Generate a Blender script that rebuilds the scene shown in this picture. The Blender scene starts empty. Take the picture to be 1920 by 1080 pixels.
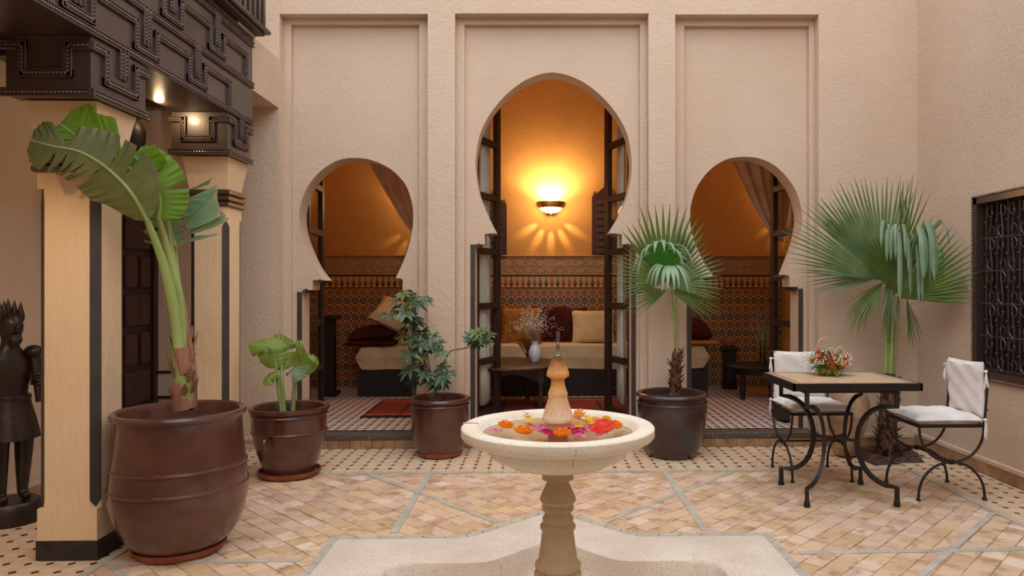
import bpy, bmesh, math, random
from math import sin, cos, pi, radians, sqrt, atan2
from mathutils import Vector, Matrix
random.seed(7)
sc = bpy.context.scene
col = sc.collection
V = Vector

# ---------------------------------------------------------------- camera, sky, exposure
PSI = -radians(1.5); FP = 1340.0; HC = 1.32
cam_d = bpy.data.cameras.new('camera'); cam = bpy.data.objects.new('camera', cam_d); col.objects.link(cam)
cam.location = (0, 0, HC); cam.rotation_euler = (pi/2, 0, PSI)
cam_d.sensor_width = 36; cam_d.lens = 36*FP/1920; cam_d.shift_x = (960-1046)/1920
sc.camera = cam
w = bpy.data.worlds.new('sky'); sc.world = w; w.use_nodes = True
bg = w.node_tree.nodes['Background']; bg.inputs[0].default_value = (0.91, 0.99, 1.11, 1); bg.inputs[1].default_value = 1.8
sc.view_settings.view_transform = 'Standard'; sc.view_settings.look = 'None'
sc.view_settings.gamma = 1; sc.view_settings.use_curve_mapping = False
sc.view_settings.exposure = 0.3
sun_d = bpy.data.lights.new('sun', 'SUN'); sun_d.energy = 0.65; sun_d.angle = radians(75); sun_d.color = (1, .99, .98)
sun = bpy.data.objects.new('sun', sun_d); col.objects.link(sun); sun.rotation_euler = (radians(44), 0, radians(6))

# ---------------------------------------------------------------- measuring helpers: a picture point to a real place
RX, RY = cos(PSI), sin(PSI); FX, FY = -sin(PSI), cos(PSI)
def ray(px, py):
    a = (px-1046)/FP
    return FX+RX*a, FY+RY*a, (540-py)/FP
def atY(px, py, y):
    d = ray(px, py); t = y/d[1]; return V((d[0]*t, y, HC+d[2]*t))
def atZ(px, py, z=0.0):
    d = ray(px, py); t = (z-HC)/d[2]; return V((d[0]*t, d[1]*t, z))
def atX(px, py, x):
    d = ray(px, py); t = x/d[0]; return V((x, d[1]*t, HC+d[2]*t))

# ---------------------------------------------------------------- materials
def lin(c): return c/12.92 if c <= .04045 else ((c+.055)/1.055)**2.4
def C(r, g, b): return (lin(r/255), lin(g/255), lin(b/255), 1)
class NT:
    def __init__(s, name):
        s.m = bpy.data.materials.new(name); s.m.use_nodes = True; s.t = s.m.node_tree
        s.p = s.t.nodes['Principled BSDF']
    def n(s, kind, **kw):
        nd = s.t.nodes.new('ShaderNode'+kind)
        for k, v in kw.items(): setattr(nd, k, v)
        return nd
    def l(s, a, b): s.t.links.new(a, b)
    def math(s, op, a, b=None, c=None):
        nd = s.n('Math', operation=op)
        for i, x in enumerate((a, b, c)):
            if x is None: continue
            if isinstance(x, (int, float)): nd.inputs[i].default_value = x
            else: s.l(x, nd.inputs[i])
        return nd.outputs[0]
    def mix(s, f, a, b):
        nd = s.n('Mix', data_type='RGBA')
        for i, x in ((0, f), (6, a), (7, b)):
            if isinstance(x, (tuple, float, int)): nd.inputs[i].default_value = x
            else: s.l(x, nd.inputs[i])
        return nd.outputs[2]
    def coord(s, kind='Object'): return s.n('TexCoord').outputs[kind]
    def noise(s, scale, detail=4, rough=.55, vec=None, out='Fac'):
        nd = s.n('TexNoise'); nd.inputs['Scale'].default_value = scale; nd.inputs['Detail'].default_value = detail
        nd.inputs['Roughness'].default_value = rough; s.l(vec if vec else s.coord(), nd.inputs['Vector']); return nd.outputs[out]
    def ramp(s, f, a, b):
        nd = s.n('MapRange'); s.l(f, nd.inputs[0]); nd.inputs[1].default_value = a; nd.inputs[2].default_value = b; return nd.outputs[0]
    def bump(s, h, strength=.3, dist=.01):
        nd = s.n('Bump'); nd.inputs['Strength'].default_value = strength; nd.inputs['Distance'].default_value = dist
        s.l(h, nd.inputs['Height']); s.l(nd.outputs[0], s.p.inputs['Normal'])
    def setc(s, x):
        if isinstance(x, tuple): s.p.inputs['Base Color'].default_value = x
        else: s.l(x, s.p.inputs['Base Color'])
def mat(name, c1, c2=None, rough=.6, ns=8, lo=.35, hi=.65, bs=0, bst=.3, bd=.005, spec=.5, metal=0, c3=None, ns3=2, rnd=0, coat=0, stretch=None, trans=0):
    m = NT(name); vec = m.coord()
    if stretch:
        mp = m.n('Mapping'); mp.inputs['Scale'].default_value = stretch; m.l(vec, mp.inputs[0]); vec = mp.outputs[0]
    c = c1
    if c2: c = m.mix(m.ramp(m.noise(ns, 5, vec=vec), lo, hi), c1, c2)
    if c3: c = m.mix(m.ramp(m.noise(ns3, 3, vec=vec), .45, .75), c, c3)
    if rnd:
        oi = m.n('ObjectInfo'); hs = m.n('HueSaturation')
        hs.inputs['Value'].default_value = 1
        m.l(m.math('ADD', m.math('MULTIPLY', oi.outputs['Random'], rnd), 1-rnd/2), hs.inputs['Value'])
        if isinstance(c, tuple): hs.inputs['Color'].default_value = c
        else: m.l(c, hs.inputs['Color'])
        c = hs.outputs[0]
    m.setc(c); m.p.inputs['Roughness'].default_value = rough; m.p.inputs['Specular IOR Level'].default_value = spec
    m.p.inputs['Metallic'].default_value = metal
    if coat: m.p.inputs['Coat Weight'].default_value = coat; m.p.inputs['Coat Roughness'].default_value = .15
    if trans:
        m.p.inputs['Subsurface Weight'].default_value = 0
    if bs: m.bump(m.noise(bs, 4, vec=vec), bst, bd)
    return m.m
def plaster(name, a, b, vert=False, rough_=.55):
    m = NT(name); vec = m.coord()
    big = m.noise(1.1, 4, .6); c = m.mix(m.ramp(big, .3, .7), a, b)
    mp = m.n('Mapping'); mp.inputs['Scale'].default_value = (1, 1, .25) if vert else (1, 1, 1); m.l(vec, mp.inputs[0])
    n1 = m.noise(38, 4, .6, mp.outputs[0]); n2 = m.noise(9, 3, .5)
    c = m.mix(m.math('MULTIPLY', m.ramp(n1, .55, .75), .22), c, tuple(x*.78 for x in a[:3])+(1,))
    m.setc(c); m.p.inputs['Roughness'].default_value = .92; m.p.inputs['Specular IOR Level'].default_value = .15
    m.bump(m.math('ADD', n1, m.math('MULTIPLY', n2, .5)), rough_, .012); return m.m
M = {}
M['plaster'] = plaster('plaster', C(214, 190, 167), C(205, 179, 154))
M['plaster2'] = plaster('plaster_pier', C(234, 205, 166), C(224, 191, 150), True)
M['plaster_in'] = plaster('plaster_room', C(205, 160, 100), C(184, 138, 82), rough_=.15)
M['frieze'] = mat('carved_plaster', C(176, 148, 116), C(160, 130, 98), .9, 14, bs=60, bst=.6, bd=.01)
M['wood'] = mat('dark_wood', C(66, 44, 37), C(50, 33, 28), .4, 6, bs=40, bst=.15, stretch=(1, 1, .2), spec=.9, coat=.3)
M['door_wood'] = mat('door_wood', C(58, 36, 30), C(44, 27, 23), .42, 6, bs=40, bst=.15, stretch=(1, 1, .2), spec=.4)
M['wood_red'] = mat('red_brown_wood', C(74, 42, 32), C(52, 30, 24), .5, 10, bs=60, bst=.15, stretch=(1, 1, .15))
M['wood_black'] = mat('near_black_wood', C(34, 24, 20), C(22, 16, 14), .5, 9, bs=30, bst=.2)
M['statue'] = mat('carved_dark_wood', C(38, 25, 20), C(24, 17, 15), .38, 5, bs=35, bst=.35, bd=.006, c3=C(66, 38, 22), ns3=4)
M['iron'] = mat('black_iron', C(38, 32, 30), C(28, 24, 23), .45, 20, bs=60, bst=.2, metal=.35)
M['grille'] = mat('grille_iron', C(104, 88, 84), C(78, 66, 64), .35, 20, metal=.5)
M['iron_rust'] = mat('worn_iron', C(44, 36, 33), C(64, 40, 30), .5, 14, lo=.5, hi=.75, bs=60, bst=.2, metal=.3)
M['strip'] = mat('dark_metal_strip', C(74, 64, 58), C(62, 54, 49), .55, 9, bs=30, bst=.2, metal=.2)
M['base_black'] = mat('black_stone_band', C(52, 43, 36), C(34, 28, 24), .6, 16, bs=50, bst=.4)
M['glaze'] = mat('brown_glaze', C(88, 46, 34), C(70, 35, 27), .28, 5, bs=9, bst=.18, bd=.01, coat=.5, c3=C(104, 64, 52), ns3=3)
M['glaze_dark'] = mat('dark_brown_glaze', C(72, 38, 31), C(50, 28, 24), .3, 7, bs=14, bst=.2, bd=.01, coat=.4, c3=C(60, 58, 62), ns3=5)
M['terracotta'] = mat('terracotta', C(152, 78, 52), C(126, 62, 42), .6, 12, bs=40, bst=.2)
M['soil'] = mat('soil', C(66, 44, 32), C(38, 26, 20), .95, 30, bs=40, bst=1, bd=.03)
M['earth'] = mat('dry_earth', C(128, 90, 70), C(62, 42, 34), .95, 22, bs=40, bst=1, bd=.04)
M['clay'] = mat('pale_clay', C(192, 158, 122), C(150, 114, 86), .85, 7, bs=24, bst=.4, c3=C(118, 96, 88), ns3=5)
def stone(name, a, b, sp, rough=.8, thr=.63):
    m = NT(name); c = m.mix(m.ramp(m.noise(4, 4), .35, .65), a, b)
    n = m.noise(150, 2, .6); c = m.mix(m.math('MULTIPLY', m.math('GREATER_THAN', n, thr), .7), c, sp)
    m.setc(c); m.p.inputs['Roughness'].default_value = rough; m.bump(n, .25, .004); return m.m
M['stone'] = stone('fountain_stone', C(236, 224, 204), C(220, 204, 178), C(184, 158, 122))
M['stone2'] = stone('pedestal_stone', C(190, 166, 134), C(172, 146, 112), C(120, 92, 62), thr=.66)
M['terrazzo'] = stone('pale_terrazzo', C(226, 211, 194), C(214, 196, 176), C(176, 148, 118), thr=.6)
M['grey'] = mat('grey_marble', C(196, 186, 168), C(172, 164, 148), .6, 8, bs=30, bst=.1, rnd=.14)
def brick_mat():
    m = NT('fired_clay_brick'); oi = m.n('ObjectInfo').outputs['Random']; g = m.n('NewGeometry').outputs['Random Per Island']
    r = m.math('FRACT', m.math('ADD', m.math('MULTIPLY', oi, 7.3), m.math('MULTIPLY', g, 5.1)))
    cr = m.n('ValToRGB'); m.l(r, cr.inputs[0]); e = cr.color_ramp.elements
    e[0].position = 0; e[0].color = C(204, 172, 128); e[1].position = 1; e[1].color = C(190, 156, 130)
    for p, c in ((.2, C(206, 172, 136)), (.4, C(186, 152, 110)), (.55, C(208, 174, 144)), (.7, C(190, 148, 120)), (.85, C(218, 192, 166))):
        x = e.new(p); x.color = c
    n = m.noise(26, 5, .65, m.coord('Object')); n2 = m.noise(9, 4, .6, m.n('NewGeometry').outputs['Position'])
    c = m.mix(m.math('MULTIPLY', m.ramp(n2, .5, .68), .75), cr.outputs[0], C(146, 104, 66))
    c = m.mix(m.math('MULTIPLY', m.ramp(n, .56, .7), .5), c, C(226, 196, 168))
    hs = m.n('HueSaturation'); hs.inputs['Value'].default_value = 1.14; hs.inputs['Saturation'].default_value = .95; m.l(c, hs.inputs['Color']); c = hs.outputs[0]
    m.setc(c); m.p.inputs['Roughness'].default_value = .62; m.bump(n2, .4, .008); return m.m
M['brick'] = brick_mat()
def btile_mat():
    m = NT('border_tile'); n = m.noise(14, 5, .6, m.n('NewGeometry').outputs['Position']); c = m.mix(m.ramp(n, .35, .7), C(224, 196, 164), C(202, 166, 128))
    m.setc(c); m.p.inputs['Roughness'].default_value = .6; m.bump(n, .2, .005); return m.m
M['btile'] = btile_mat()
M['dot'] = mat('dark_inset_tile', C(92, 58, 44), C(62, 42, 36), .5, 20)
M['mortar'] = mat('mortar', C(168, 146, 124), C(140, 120, 100), .95, 12, bs=50)
M['skirt'] = mat('skirting_tile', C(176, 140, 102), C(146, 108, 76), .6, 9, bs=20, bst=.2, rnd=.2)
M['nosing'] = mat('dark_step_edge', C(84, 72, 62), C(150, 140, 130), .6, 40, lo=.6, hi=.72, bs=50, bst=.3)
M['white_cloth'] = mat('white_cotton', C(238, 230, 224), C(226, 216, 208), .9, 6, bs=14, bst=.35, bd=.02, spec=.1)
M['cream_cloth'] = mat('cream_cloth', C(214, 190, 150), C(198, 172, 130), .95, 7, bs=60, bst=.2, spec=.1)
M['gold_cloth'] = mat('gold_cloth', C(170, 118, 56), C(130, 84, 38), .8, 20, bs=60, bst=.3, spec=.1)
M['maroon'] = mat('maroon_cloth', C(84, 26, 22), C(60, 18, 18), .9, 12, bs=60, bst=.2, spec=.1)
M['kilim'] = mat('patterned_dark_cloth', C(88, 40, 28), C(46, 24, 22), .9, 60, bs=60, bst=.2, spec=.1)
M['curtain'] = mat('curtain_cloth', C(222, 212, 196), C(208, 196, 178), .9, 5, bs=50, bst=.1, spec=.1)
M['drape'] = mat('brown_drape', C(222, 194, 168), C(204, 174, 146), .9, 5, bs=50, bst=.1, spec=.1)
M['porcelain'] = mat('porcelain', C(212, 206, 214), None, .15)
M['beads'] = mat('polished_bead', C(128, 98, 86), C(100, 74, 64), .2, 8, spec=.6)
M['brass'] = mat('brass', C(150, 110, 60), C(110, 78, 40), .35, 10, metal=.9)
M['white_flower'] = mat('small_white_flowers', C(236, 226, 206), None, .8)
M['dry_stem'] = mat('dry_stem', C(124, 112, 84), None, .8)
M['lavender'] = mat('lavender', C(96, 82, 128), None, .8)
M['wicker'] = mat('wicker', C(196, 158, 92), C(160, 120, 64), .7, 30, bs=40)
M['cane'] = mat('cane', C(226, 190, 140), C(206, 168, 118), .6, 20)
M['bark'] = mat('fibrous_bark', C(116, 78, 58), C(70, 46, 36), .95, 24, bs=40, bst=.8, bd=.02)
M['husk'] = mat('dry_sheath', C(160, 112, 84), C(116, 76, 56), .85, 14, bs=30, bst=.4, stretch=(1, 1, .2))
M['twig'] = mat('green_brown_stem', C(106, 88, 56), C(86, 72, 48), .7, 20)
def leaf_mat(name, a, b, veins=0, rough=.4, edge=None, tl=.35):
    m = NT(name); uv = m.coord('UV'); n = m.noise(7, 3)
    c = m.mix(m.ramp(n, .35, .65), a, b)
    if veins:
        wv = m.n('TexWave'); wv.inputs['Scale'].default_value = veins; wv.bands_direction = 'Y'; wv.inputs['Distortion'].default_value = .6
        m.l(uv, wv.inputs['Vector']); c = m.mix(m.math('MULTIPLY', wv.outputs['Fac'], .35), c, tuple(x*.55 for x in a[:3])+(1,))
        m.bump(wv.outputs['Fac'], .3, .004)
    if edge:
        s = m.n('SeparateXYZ'); m.l(uv, s.inputs[0]); e = m.ramp(m.math('ADD', m.math('ABSOLUTE', s.outputs[0]), m.math('MULTIPLY', m.noise(16, 2), .12)), 1.0, 1.07)
        c = m.mix(e, c, edge)
    m.setc(c); m.p.inputs['Roughness'].default_value = rough
    tr = m.n('BsdfTranslucent'); ms = m.n('MixShader'); ms.inputs[0].default_value = tl
    if isinstance(c, tuple): tr.inputs[0].default_value = c
    else: m.l(c, tr.inputs[0])
    out = m.t.nodes['Material Output']; m.l(m.p.outputs[0], ms.inputs[1]); m.l(tr.outputs[0], ms.inputs[2]); m.l(ms.outputs[0], out.inputs[0])
    return m.m
M['leaf_dark'] = leaf_mat('dark_banana_leaf', C(122, 124, 66), C(100, 106, 54), 9, .45, C(150, 108, 76), .3)
M['leaf_bright'] = leaf_mat('bright_banana_leaf', C(128, 168, 40), C(108, 150, 34), 9, .4, C(140, 130, 60), .45)
M['leaf_pale'] = leaf_mat('pale_banana_leaf', C(142, 170, 126), C(120, 152, 104), 12, .35, C(196, 150, 118), .35)
M['leaf_small'] = leaf_mat('young_banana_leaf', C(172, 192, 92), C(140, 170, 66), 10, .4, C(186, 150, 96), .45)
M['petiole'] = mat('petiole', C(150, 168, 96), C(122, 136, 72), .45, 6, c3=C(158, 118, 84), ns3=3, stretch=(1, 1, .3))
M['palm'] = leaf_mat('palm_green', C(110, 134, 60), C(86, 112, 48), 0, .4, None, .35)
M['palm_br'] = leaf_mat('bright_palm_green', C(78, 150, 50), C(62, 130, 44), 0, .35, None, .4)
M['palm_pale'] = leaf_mat('blue_green_palm', C(122, 146, 100), C(94, 124, 76), 0, .35, None, .3)
M['palm_white'] = leaf_mat('pale_palm_tip', C(158, 184, 150), C(132, 164, 126), 0, .35, None, .3)
M['sch'] = leaf_mat('glossy_umbrella_leaf', C(96, 116, 86), C(76, 98, 70), 0, .22, None, .25)
M['sch_dark'] = leaf_mat('dark_umbrella_leaf', C(54, 72, 46), C(40, 58, 38), 0, .3, None, .25)
M['sch_young'] = leaf_mat('young_umbrella_leaf', C(116, 140, 72), C(98, 124, 60), 0, .3, None, .3)
for k, c in dict(orange=(255, 168, 40), peach=(255, 190, 110), coral=(255, 118, 100), yellow=(246, 206, 60), pink=(228, 60, 140), palepink=(236, 140, 190), magenta=(206, 16, 110), redorange=(232, 90, 30)).items():
    M['p_'+k] = leaf_mat(k+'_petal', C(*c), C(c[0], int(c[1]*.92), int(c[2]*.85)), 0, .5, None, .45)
def glass_mat(name, tint=(1, 1, 1, 1), gl=.1):
    m = NT(name); t = m.n('BsdfTransparent'); t.inputs[0].default_value = tint; g = m.n('BsdfGlossy'); g.inputs['Roughness'].default_value = .02
    ms = m.n('MixShader'); ms.inputs[0].default_value = gl; m.l(t.outputs[0], ms.inputs[1]); m.l(g.outputs[0], ms.inputs[2])
    m.l(ms.outputs[0], m.t.nodes['Material Output'].inputs[0]); return m.m
M['glass'] = glass_mat('window_glass', (.93, .95, .95, 1), .045)
M['green_glass'] = glass_mat('green_glass', (.68, .86, .78, 1), .25)
M['smoke_glass'] = glass_mat('smoky_glass', (.66, .62, .6, 1), .22)
M['water'] = glass_mat('water', (.78, .74, .62, 1), .12)
def emit(name, c, s):
    m = NT(name); m.setc((0, 0, 0, 1)); m.p.inputs['Emission Color'].default_value = c; m.p.inputs['Emission Strength'].default_value = s; return m.m
M['bulb'] = emit('lamp_glow', (1, .62, .25, 1), 30)
M['bulb2'] = emit('spot_glow', (1, .75, .4, 1), 40)
M['shade'] = emit('lit_shade', (1, .55, .12, 1), 3)
def finial_mat():
    m = NT('finial_stone'); s = m.n('SeparateXYZ'); m.l(m.coord('Object'), s.inputs[0])
    c = m.mix(m.ramp(m.math('ADD', s.outputs[2], m.math('MULTIPLY', m.noise(30, 3), .05)), .1, .24), C(232, 208, 176), C(222, 160, 88))
    c = m.mix(m.ramp(m.math('ADD', s.outputs[2], m.math('MULTIPLY', m.noise(40, 3), .04)), .335-.055, .335), c, C(120, 66, 40))
    c = m.mix(m.ramp(s.outputs[2], .06, .045), c, C(200, 140, 116))
    c = m.mix(m.math('MULTIPLY', m.math('GREATER_THAN', m.noise(110, 2), .6), .35), c, C(150, 96, 56))
    m.setc(c); m.p.inputs['Roughness'].default_value = .75; m.bump(m.noise(80), .3, .004); return m.m
M['finial'] = finial_mat()
def rosette(name, pc, dc):
    m = NT(name); s = m.n('SeparateXYZ'); m.l(m.coord('UV'), s.inputs[0]); u, v = s.outputs[0], s.outputs[1]
    u = m.math('SUBTRACT', m.math('MULTIPLY', u, 2), 1); v = m.math('SUBTRACT', m.math('MULTIPLY', v, 2), 1)
    r = m.math('SQRT', m.math('ADD', m.math('MULTIPLY', u, u), m.math('MULTIPLY', v, v))); th = m.math('ARCTAN2', v, u)
    pet = m.math('GREATER_THAN', m.math('ABSOLUTE', m.math('COSINE', m.math('MULTIPLY', th, 4))), .38)
    ring = m.math('MULTIPLY', m.math('GREATER_THAN', r, .52), m.math('LESS_THAN', r, .88))
    ring2 = m.math('MULTIPLY', m.math('GREATER_THAN', r, .2), m.math('LESS_THAN', r, .46))
    pet2 = m.math('GREATER_THAN', m.math('ABSOLUTE', m.math('SINE', m.math('MULTIPLY', th, 4))), .3)
    c = C(180, 142, 94)
    c = m.mix(m.math('MULTIPLY', ring, pet), c, pc); c = m.mix(m.math('MULTIPLY', ring2, pet2), c, pc)
    c = m.mix(m.math('LESS_THAN', r, .15), c, dc)
    cs = m.math('GREATER_THAN', m.math('ADD', m.math('ABSOLUTE', u), m.math('ABSOLUTE', v)), 1.68); c = m.mix(cs, c, C(40, 32, 32))
    m.setc(c); m.p.inputs['Roughness'].default_value = .3; return m.m
M['ros_red'] = rosette('red_rosette_tile', C(128, 58, 34), C(60, 40, 30)); M['ros_blue'] = rosette('blue_rosette_tile', C(50, 44, 50), C(120, 90, 50))
def floorpat():
    m = NT('patterned_floor_tile'); s = m.n('SeparateXYZ'); m.l(m.coord('UV'), s.inputs[0])
    u = m.math('MULTIPLY', s.outputs[0], 2); v = m.math('MULTIPLY', s.outputs[1], 2)
    fu = m.math('FRACT', u); fv = m.math('FRACT', v); par = m.math('MODULO', m.math('FLOOR', v), 2)
    tri = m.math('GREATER_THAN', m.math('SUBTRACT', m.math('MULTIPLY', fu, 1.15), fv), .12)
    tri2 = m.math('LESS_THAN', m.math('ABSOLUTE', m.math('SUBTRACT', fv, .5)), .36)
    k = m.math('MULTIPLY', tri, tri2)
    c2 = m.mix(par, C(170, 92, 66), C(52, 50, 42)); c = m.mix(k, C(220, 206, 194), c2)
    m.setc(c); m.p.inputs['Roughness'].default_value = .35; return m.m
M['floorpat'] = floorpat()
def friezetile():
    m = NT('dado_border_tile'); s = m.n('SeparateXYZ'); m.l(m.coord('UV'), s.inputs[0])
    u = m.math('SUBTRACT', m.math('MULTIPLY', s.outputs[0], 2), 1); v = m.math('SUBTRACT', m.math('MULTIPLY', s.outputs[1], 2), 1)
    body = m.math('LESS_THAN', m.math('ADD', m.math('ABSOLUTE', u), m.math('MULTIPLY', m.math('ABSOLUTE', m.math('ADD', v, .25)), 1.0)), .72)
    stem = m.math('LESS_THAN', m.math('ABSOLUTE', u), .14); edge = m.math('GREATER_THAN', m.math('ABSOLUTE', v), .9)
    g = m.math('GREATER_THAN', m.n('ObjectInfo').outputs['Random'], .5)
    pc = m.mix(g, C(120, 56, 34), C(44, 36, 34)); c = m.mix(m.math('MAXIMUM', body, stem), C(190, 150, 100), pc)
    hole = m.math('LESS_THAN', m.math('ADD', m.math('ABSOLUTE', u), m.math('ABSOLUTE', m.math('ADD', v, .1))), .2)
    c = m.mix(hole, c, C(190, 150, 100)); c = m.mix(edge, c, C(40, 28, 24)); m.setc(c); m.p.inputs['Roughness'].default_value = .3; return m.m
M['friezetile'] = friezetile()
def mosaic():
    m = NT('table_mosaic'); s = m.n('SeparateXYZ'); m.l(m.coord('UV'), s.inputs[0]); u, v = s.outputs[0], s.outputs[1]
    du = m.math('MINIMUM', u, m.math('SUBTRACT', 1, u)); dv = m.math('MINIMUM', v, m.math('SUBTRACT', 1, v))
    d = m.math('MINIMUM', m.math('MULTIPLY', du, .79), m.math('MULTIPLY', dv, .62))
    line = m.math('MULTIPLY', m.math('LESS_THAN', m.math('FRACT', m.math('MULTIPLY', d, 46)), .35), m.math('LESS_THAN', d, .066))
    gu = m.math('ABSOLUTE', m.math('SUBTRACT', m.math('FRACT', m.math('MULTIPLY', u, 22)), .5)); gv = m.math('ABSOLUTE', m.math('SUBTRACT', m.math('FRACT', m.math('MULTIPLY', v, 17)), .5))
    dot = m.math('MULTIPLY', m.math('GREATER_THAN', m.math('ADD', gu, gv), .8), m.math('GREATER_THAN', d, .08))
    c = m.mix(m.ramp(m.noise(14, 3), .35, .65), C(214, 184, 150), C(196, 160, 124)); c = m.mix(line, c, C(52, 50, 42)); c = m.mix(m.math('MULTIPLY', dot, .7), c, C(150, 110, 76))
    m.setc(c); m.p.inputs['Roughness'].default_value = .45; return m.m
M['mosaic'] = mosaic()
def rugmat():
    m = NT('red_kilim'); s = m.n('SeparateXYZ'); m.l(m.coord('Object'), s.inputs[0]); x, y = s.outputs[0], s.outputs[1]
    st = m.math('FRACT', m.math('MULTIPLY', x, 3.1)); zig = m.math('FRACT', m.math('ADD', m.math('MULTIPLY', y, 9), m.math('MULTIPLY', m.math('PINGPONG', x, .06), 8)))
    c = m.mix(m.math('LESS_THAN', zig, .22), C(112, 26, 24), C(150, 70, 34)); c = m.mix(m.math('LESS_THAN', st, .10), c, C(34, 24, 26)); c = m.mix(m.math('LESS_THAN', m.math('ABSOLUTE', m.math('SUBTRACT', m.math('ABSOLUTE', y), .4)), .02), c, C(200, 100, 36))
    c = m.mix(m.math('GREATER_THAN', m.noise(18, 3), .62), c, C(150, 36, 40))
    ed = m.math('GREATER_THAN', m.math('ABSOLUTE', y), .47); c = m.mix(ed, c, C(30, 22, 24)); m.setc(c); m.p.inputs['Roughness'].default_value = .95; m.bump(m.noise(120), .4, .004); return m.m
M['rug'] = rugmat()

# ---------------------------------------------------------------- mesh helpers
class MB:
    def __init__(s): s.v = []; s.f = []; s.uv = []; s.sm = []
    def add(s, vs, fs, uvs=None, smooth=False):
        o = len(s.v); s.v += [tuple(p) for p in vs]
        for i, f in enumerate(fs):
            s.f.append(tuple(o+k for k in f)); s.uv.append(uvs[i] if uvs else None); s.sm.append(smooth)
        return s
    def box(s, a, b, mt=None):
        x0, y0, z0 = a; x1, y1, z1 = b
        vs = [V(p) for p in ((x0, y0, z0), (x1, y0, z0), (x1, y1, z0), (x0, y1, z0), (x0, y0, z1), (x1, y0, z1), (x1, y1, z1), (x0, y1, z1))]
        if mt: vs = [mt @ p for p in vs]
        q = [(0, 0), (1, 0), (1, 1), (0, 1)]
        return s.add(vs, [(0, 3, 2, 1), (4, 5, 6, 7), (0, 1, 5, 4), (1, 2, 6, 5), (2, 3, 7, 6), (3, 0, 4, 7)], [q]*6)
    def bbox(s, a, b, r=.004, mt=None):   # bevelled box (edges along z plus top rim)
        x0, y0, z0 = a; x1, y1, z1 = b
        def ring(d, z): return [(x0+d, y0+d, z), (x1-d, y0+d, z), (x1-d, y1-d, z), (x0+d, y1-d, z)]
        vs = [V(p) for p in ring(r, z0)+ring(0, z0+r)+ring(0, z1-r)+ring(r, z1)]
        if mt: vs = [mt @ p for p in vs]
        fs = [(3, 2, 1, 0), (12, 13, 14, 15)]
        for k in range(3):
            for i in range(4): fs.append((k*4+i, k*4+(i+1) % 4, k*4+4+(i+1) % 4, k*4+4+i))
        return s.add(vs, fs)
    def prism(s, pts, lo, hi, axis='z', bev=0):
        n = len(pts)
        def P(p, h): return (p[0], p[1], h) if axis == 'z' else ((p[0], h, p[1]) if axis == 'y' else (h, p[0], p[1]))
        area = sum(pts[i][0]*pts[(i+1) % n][1]-pts[(i+1) % n][0]*pts[i][1] for i in range(n))
        if (area < 0) != (axis == 'y'): pts = pts[::-1]
        if bev and axis == 'z':
            cx = sum(p[0] for p in pts)/n; cy = sum(p[1] for p in pts)/n
            def sh(p):
                d = sqrt((p[0]-cx)**2+(p[1]-cy)**2) or 1; k = max(0, 1-bev*1.3/d); return (cx+(p[0]-cx)*k, cy+(p[1]-cy)*k)
            top = [P(sh(p), hi) for p in pts]; vs = [P(p, lo) for p in pts]+[P(p, hi-bev) for p in pts]+top
            fs = [tuple(range(2*n, 3*n))]+[(i, (i+1) % n, n+(i+1) % n, n+i) for i in range(n)]+[(n+i, n+(i+1) % n, 2*n+(i+1) % n, 2*n+i) for i in range(n)]
            return s.add(vs, fs)
        vs = [P(p, lo) for p in pts]+[P(p, hi) for p in pts]
        fs = [tuple(range(n))[::-1], tuple(range(n, 2*n))]+[(i, (i+1) % n, n+(i+1) % n, n+i) for i in range(n)]
        return s.add(vs, fs)
    def lathe(s, prof, c=(0, 0, 0), n=40, cap=True, wob=0, mt=None):
        vs = []; fs = []
        for r, z in prof:
            for i in range(n):
                a = 2*pi*i/n; rr = r*(1+wob*sin(3*a+z*7)); p = V((c[0]+rr*cos(a), c[1]+rr*sin(a), c[2]+z)); vs.append(mt @ p if mt else p)
        for k in range(len(prof)-1):
            for i in range(n): fs.append((k*n+i, k*n+(i+1) % n, (k+1)*n+(i+1) % n, (k+1)*n+i))
        if cap: fs.append(tuple(range(n))[::-1]); fs.append(tuple((len(prof)-1)*n+i for i in range(n)))
        return s.add(vs, fs, smooth=True)
    def tube(s, pts, r, n=8, cap=True, closed=False, sq=False, ref=None):
        pts = [V(p) for p in pts]; m = len(pts); rr = r if isinstance(r, (list, tuple)) else [r]*m
        vs = []; fs = []; up = V(ref) if ref else None
        for i, p in enumerate(pts):
            if closed: t = pts[(i+1) % m]-pts[i-1]
            else: t = pts[min(i+1, m-1)]-pts[max(i-1, 0)]
            t.normalize()
            if up is None: up = V((0, 0, 1)) if abs(t.z) < .9 else V((1, 0, 0))
            u = (up-t*up.dot(t)); u.normalize(); w_ = t.cross(u)
            if not ref: up = u
            for k in range(n):
                a = 2*pi*k/n+(pi/4 if sq else 0); q = rr[i]*(sqrt(2) if sq else 1); vs.append(p+u*cos(a)*q+w_*sin(a)*q)
        e = m if closed else m-1
        for i in range(e):
            j = (i+1) % m
            for k in range(n): fs.append((i*n+k, i*n+(k+1) % n, j*n+(k+1) % n, j*n+k))
        if cap and not closed: fs.append(tuple(range(n))[::-1]); fs.append(tuple((m-1)*n+k for k in range(n)))
        return s.add(vs, fs, smooth=not sq)
    def ball(s, c, r, n=8, m=5, sc_=(1, 1, 1)):
        vs = []; fs = []
        for j in range(m+1):
            t = pi*j/m
            for i in range(n): a = 2*pi*i/n; vs.append((c[0]+r*sc_[0]*sin(t)*cos(a), c[1]+r*sc_[1]*sin(t)*sin(a), c[2]+r*sc_[2]*cos(t)))
        for j in range(m):
            for i in range(n): fs.append((j*n+i, (j+1)*n+i, (j+1)*n+(i+1) % n, j*n+(i+1) % n))
        return s.add(vs, fs, smooth=True)
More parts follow.
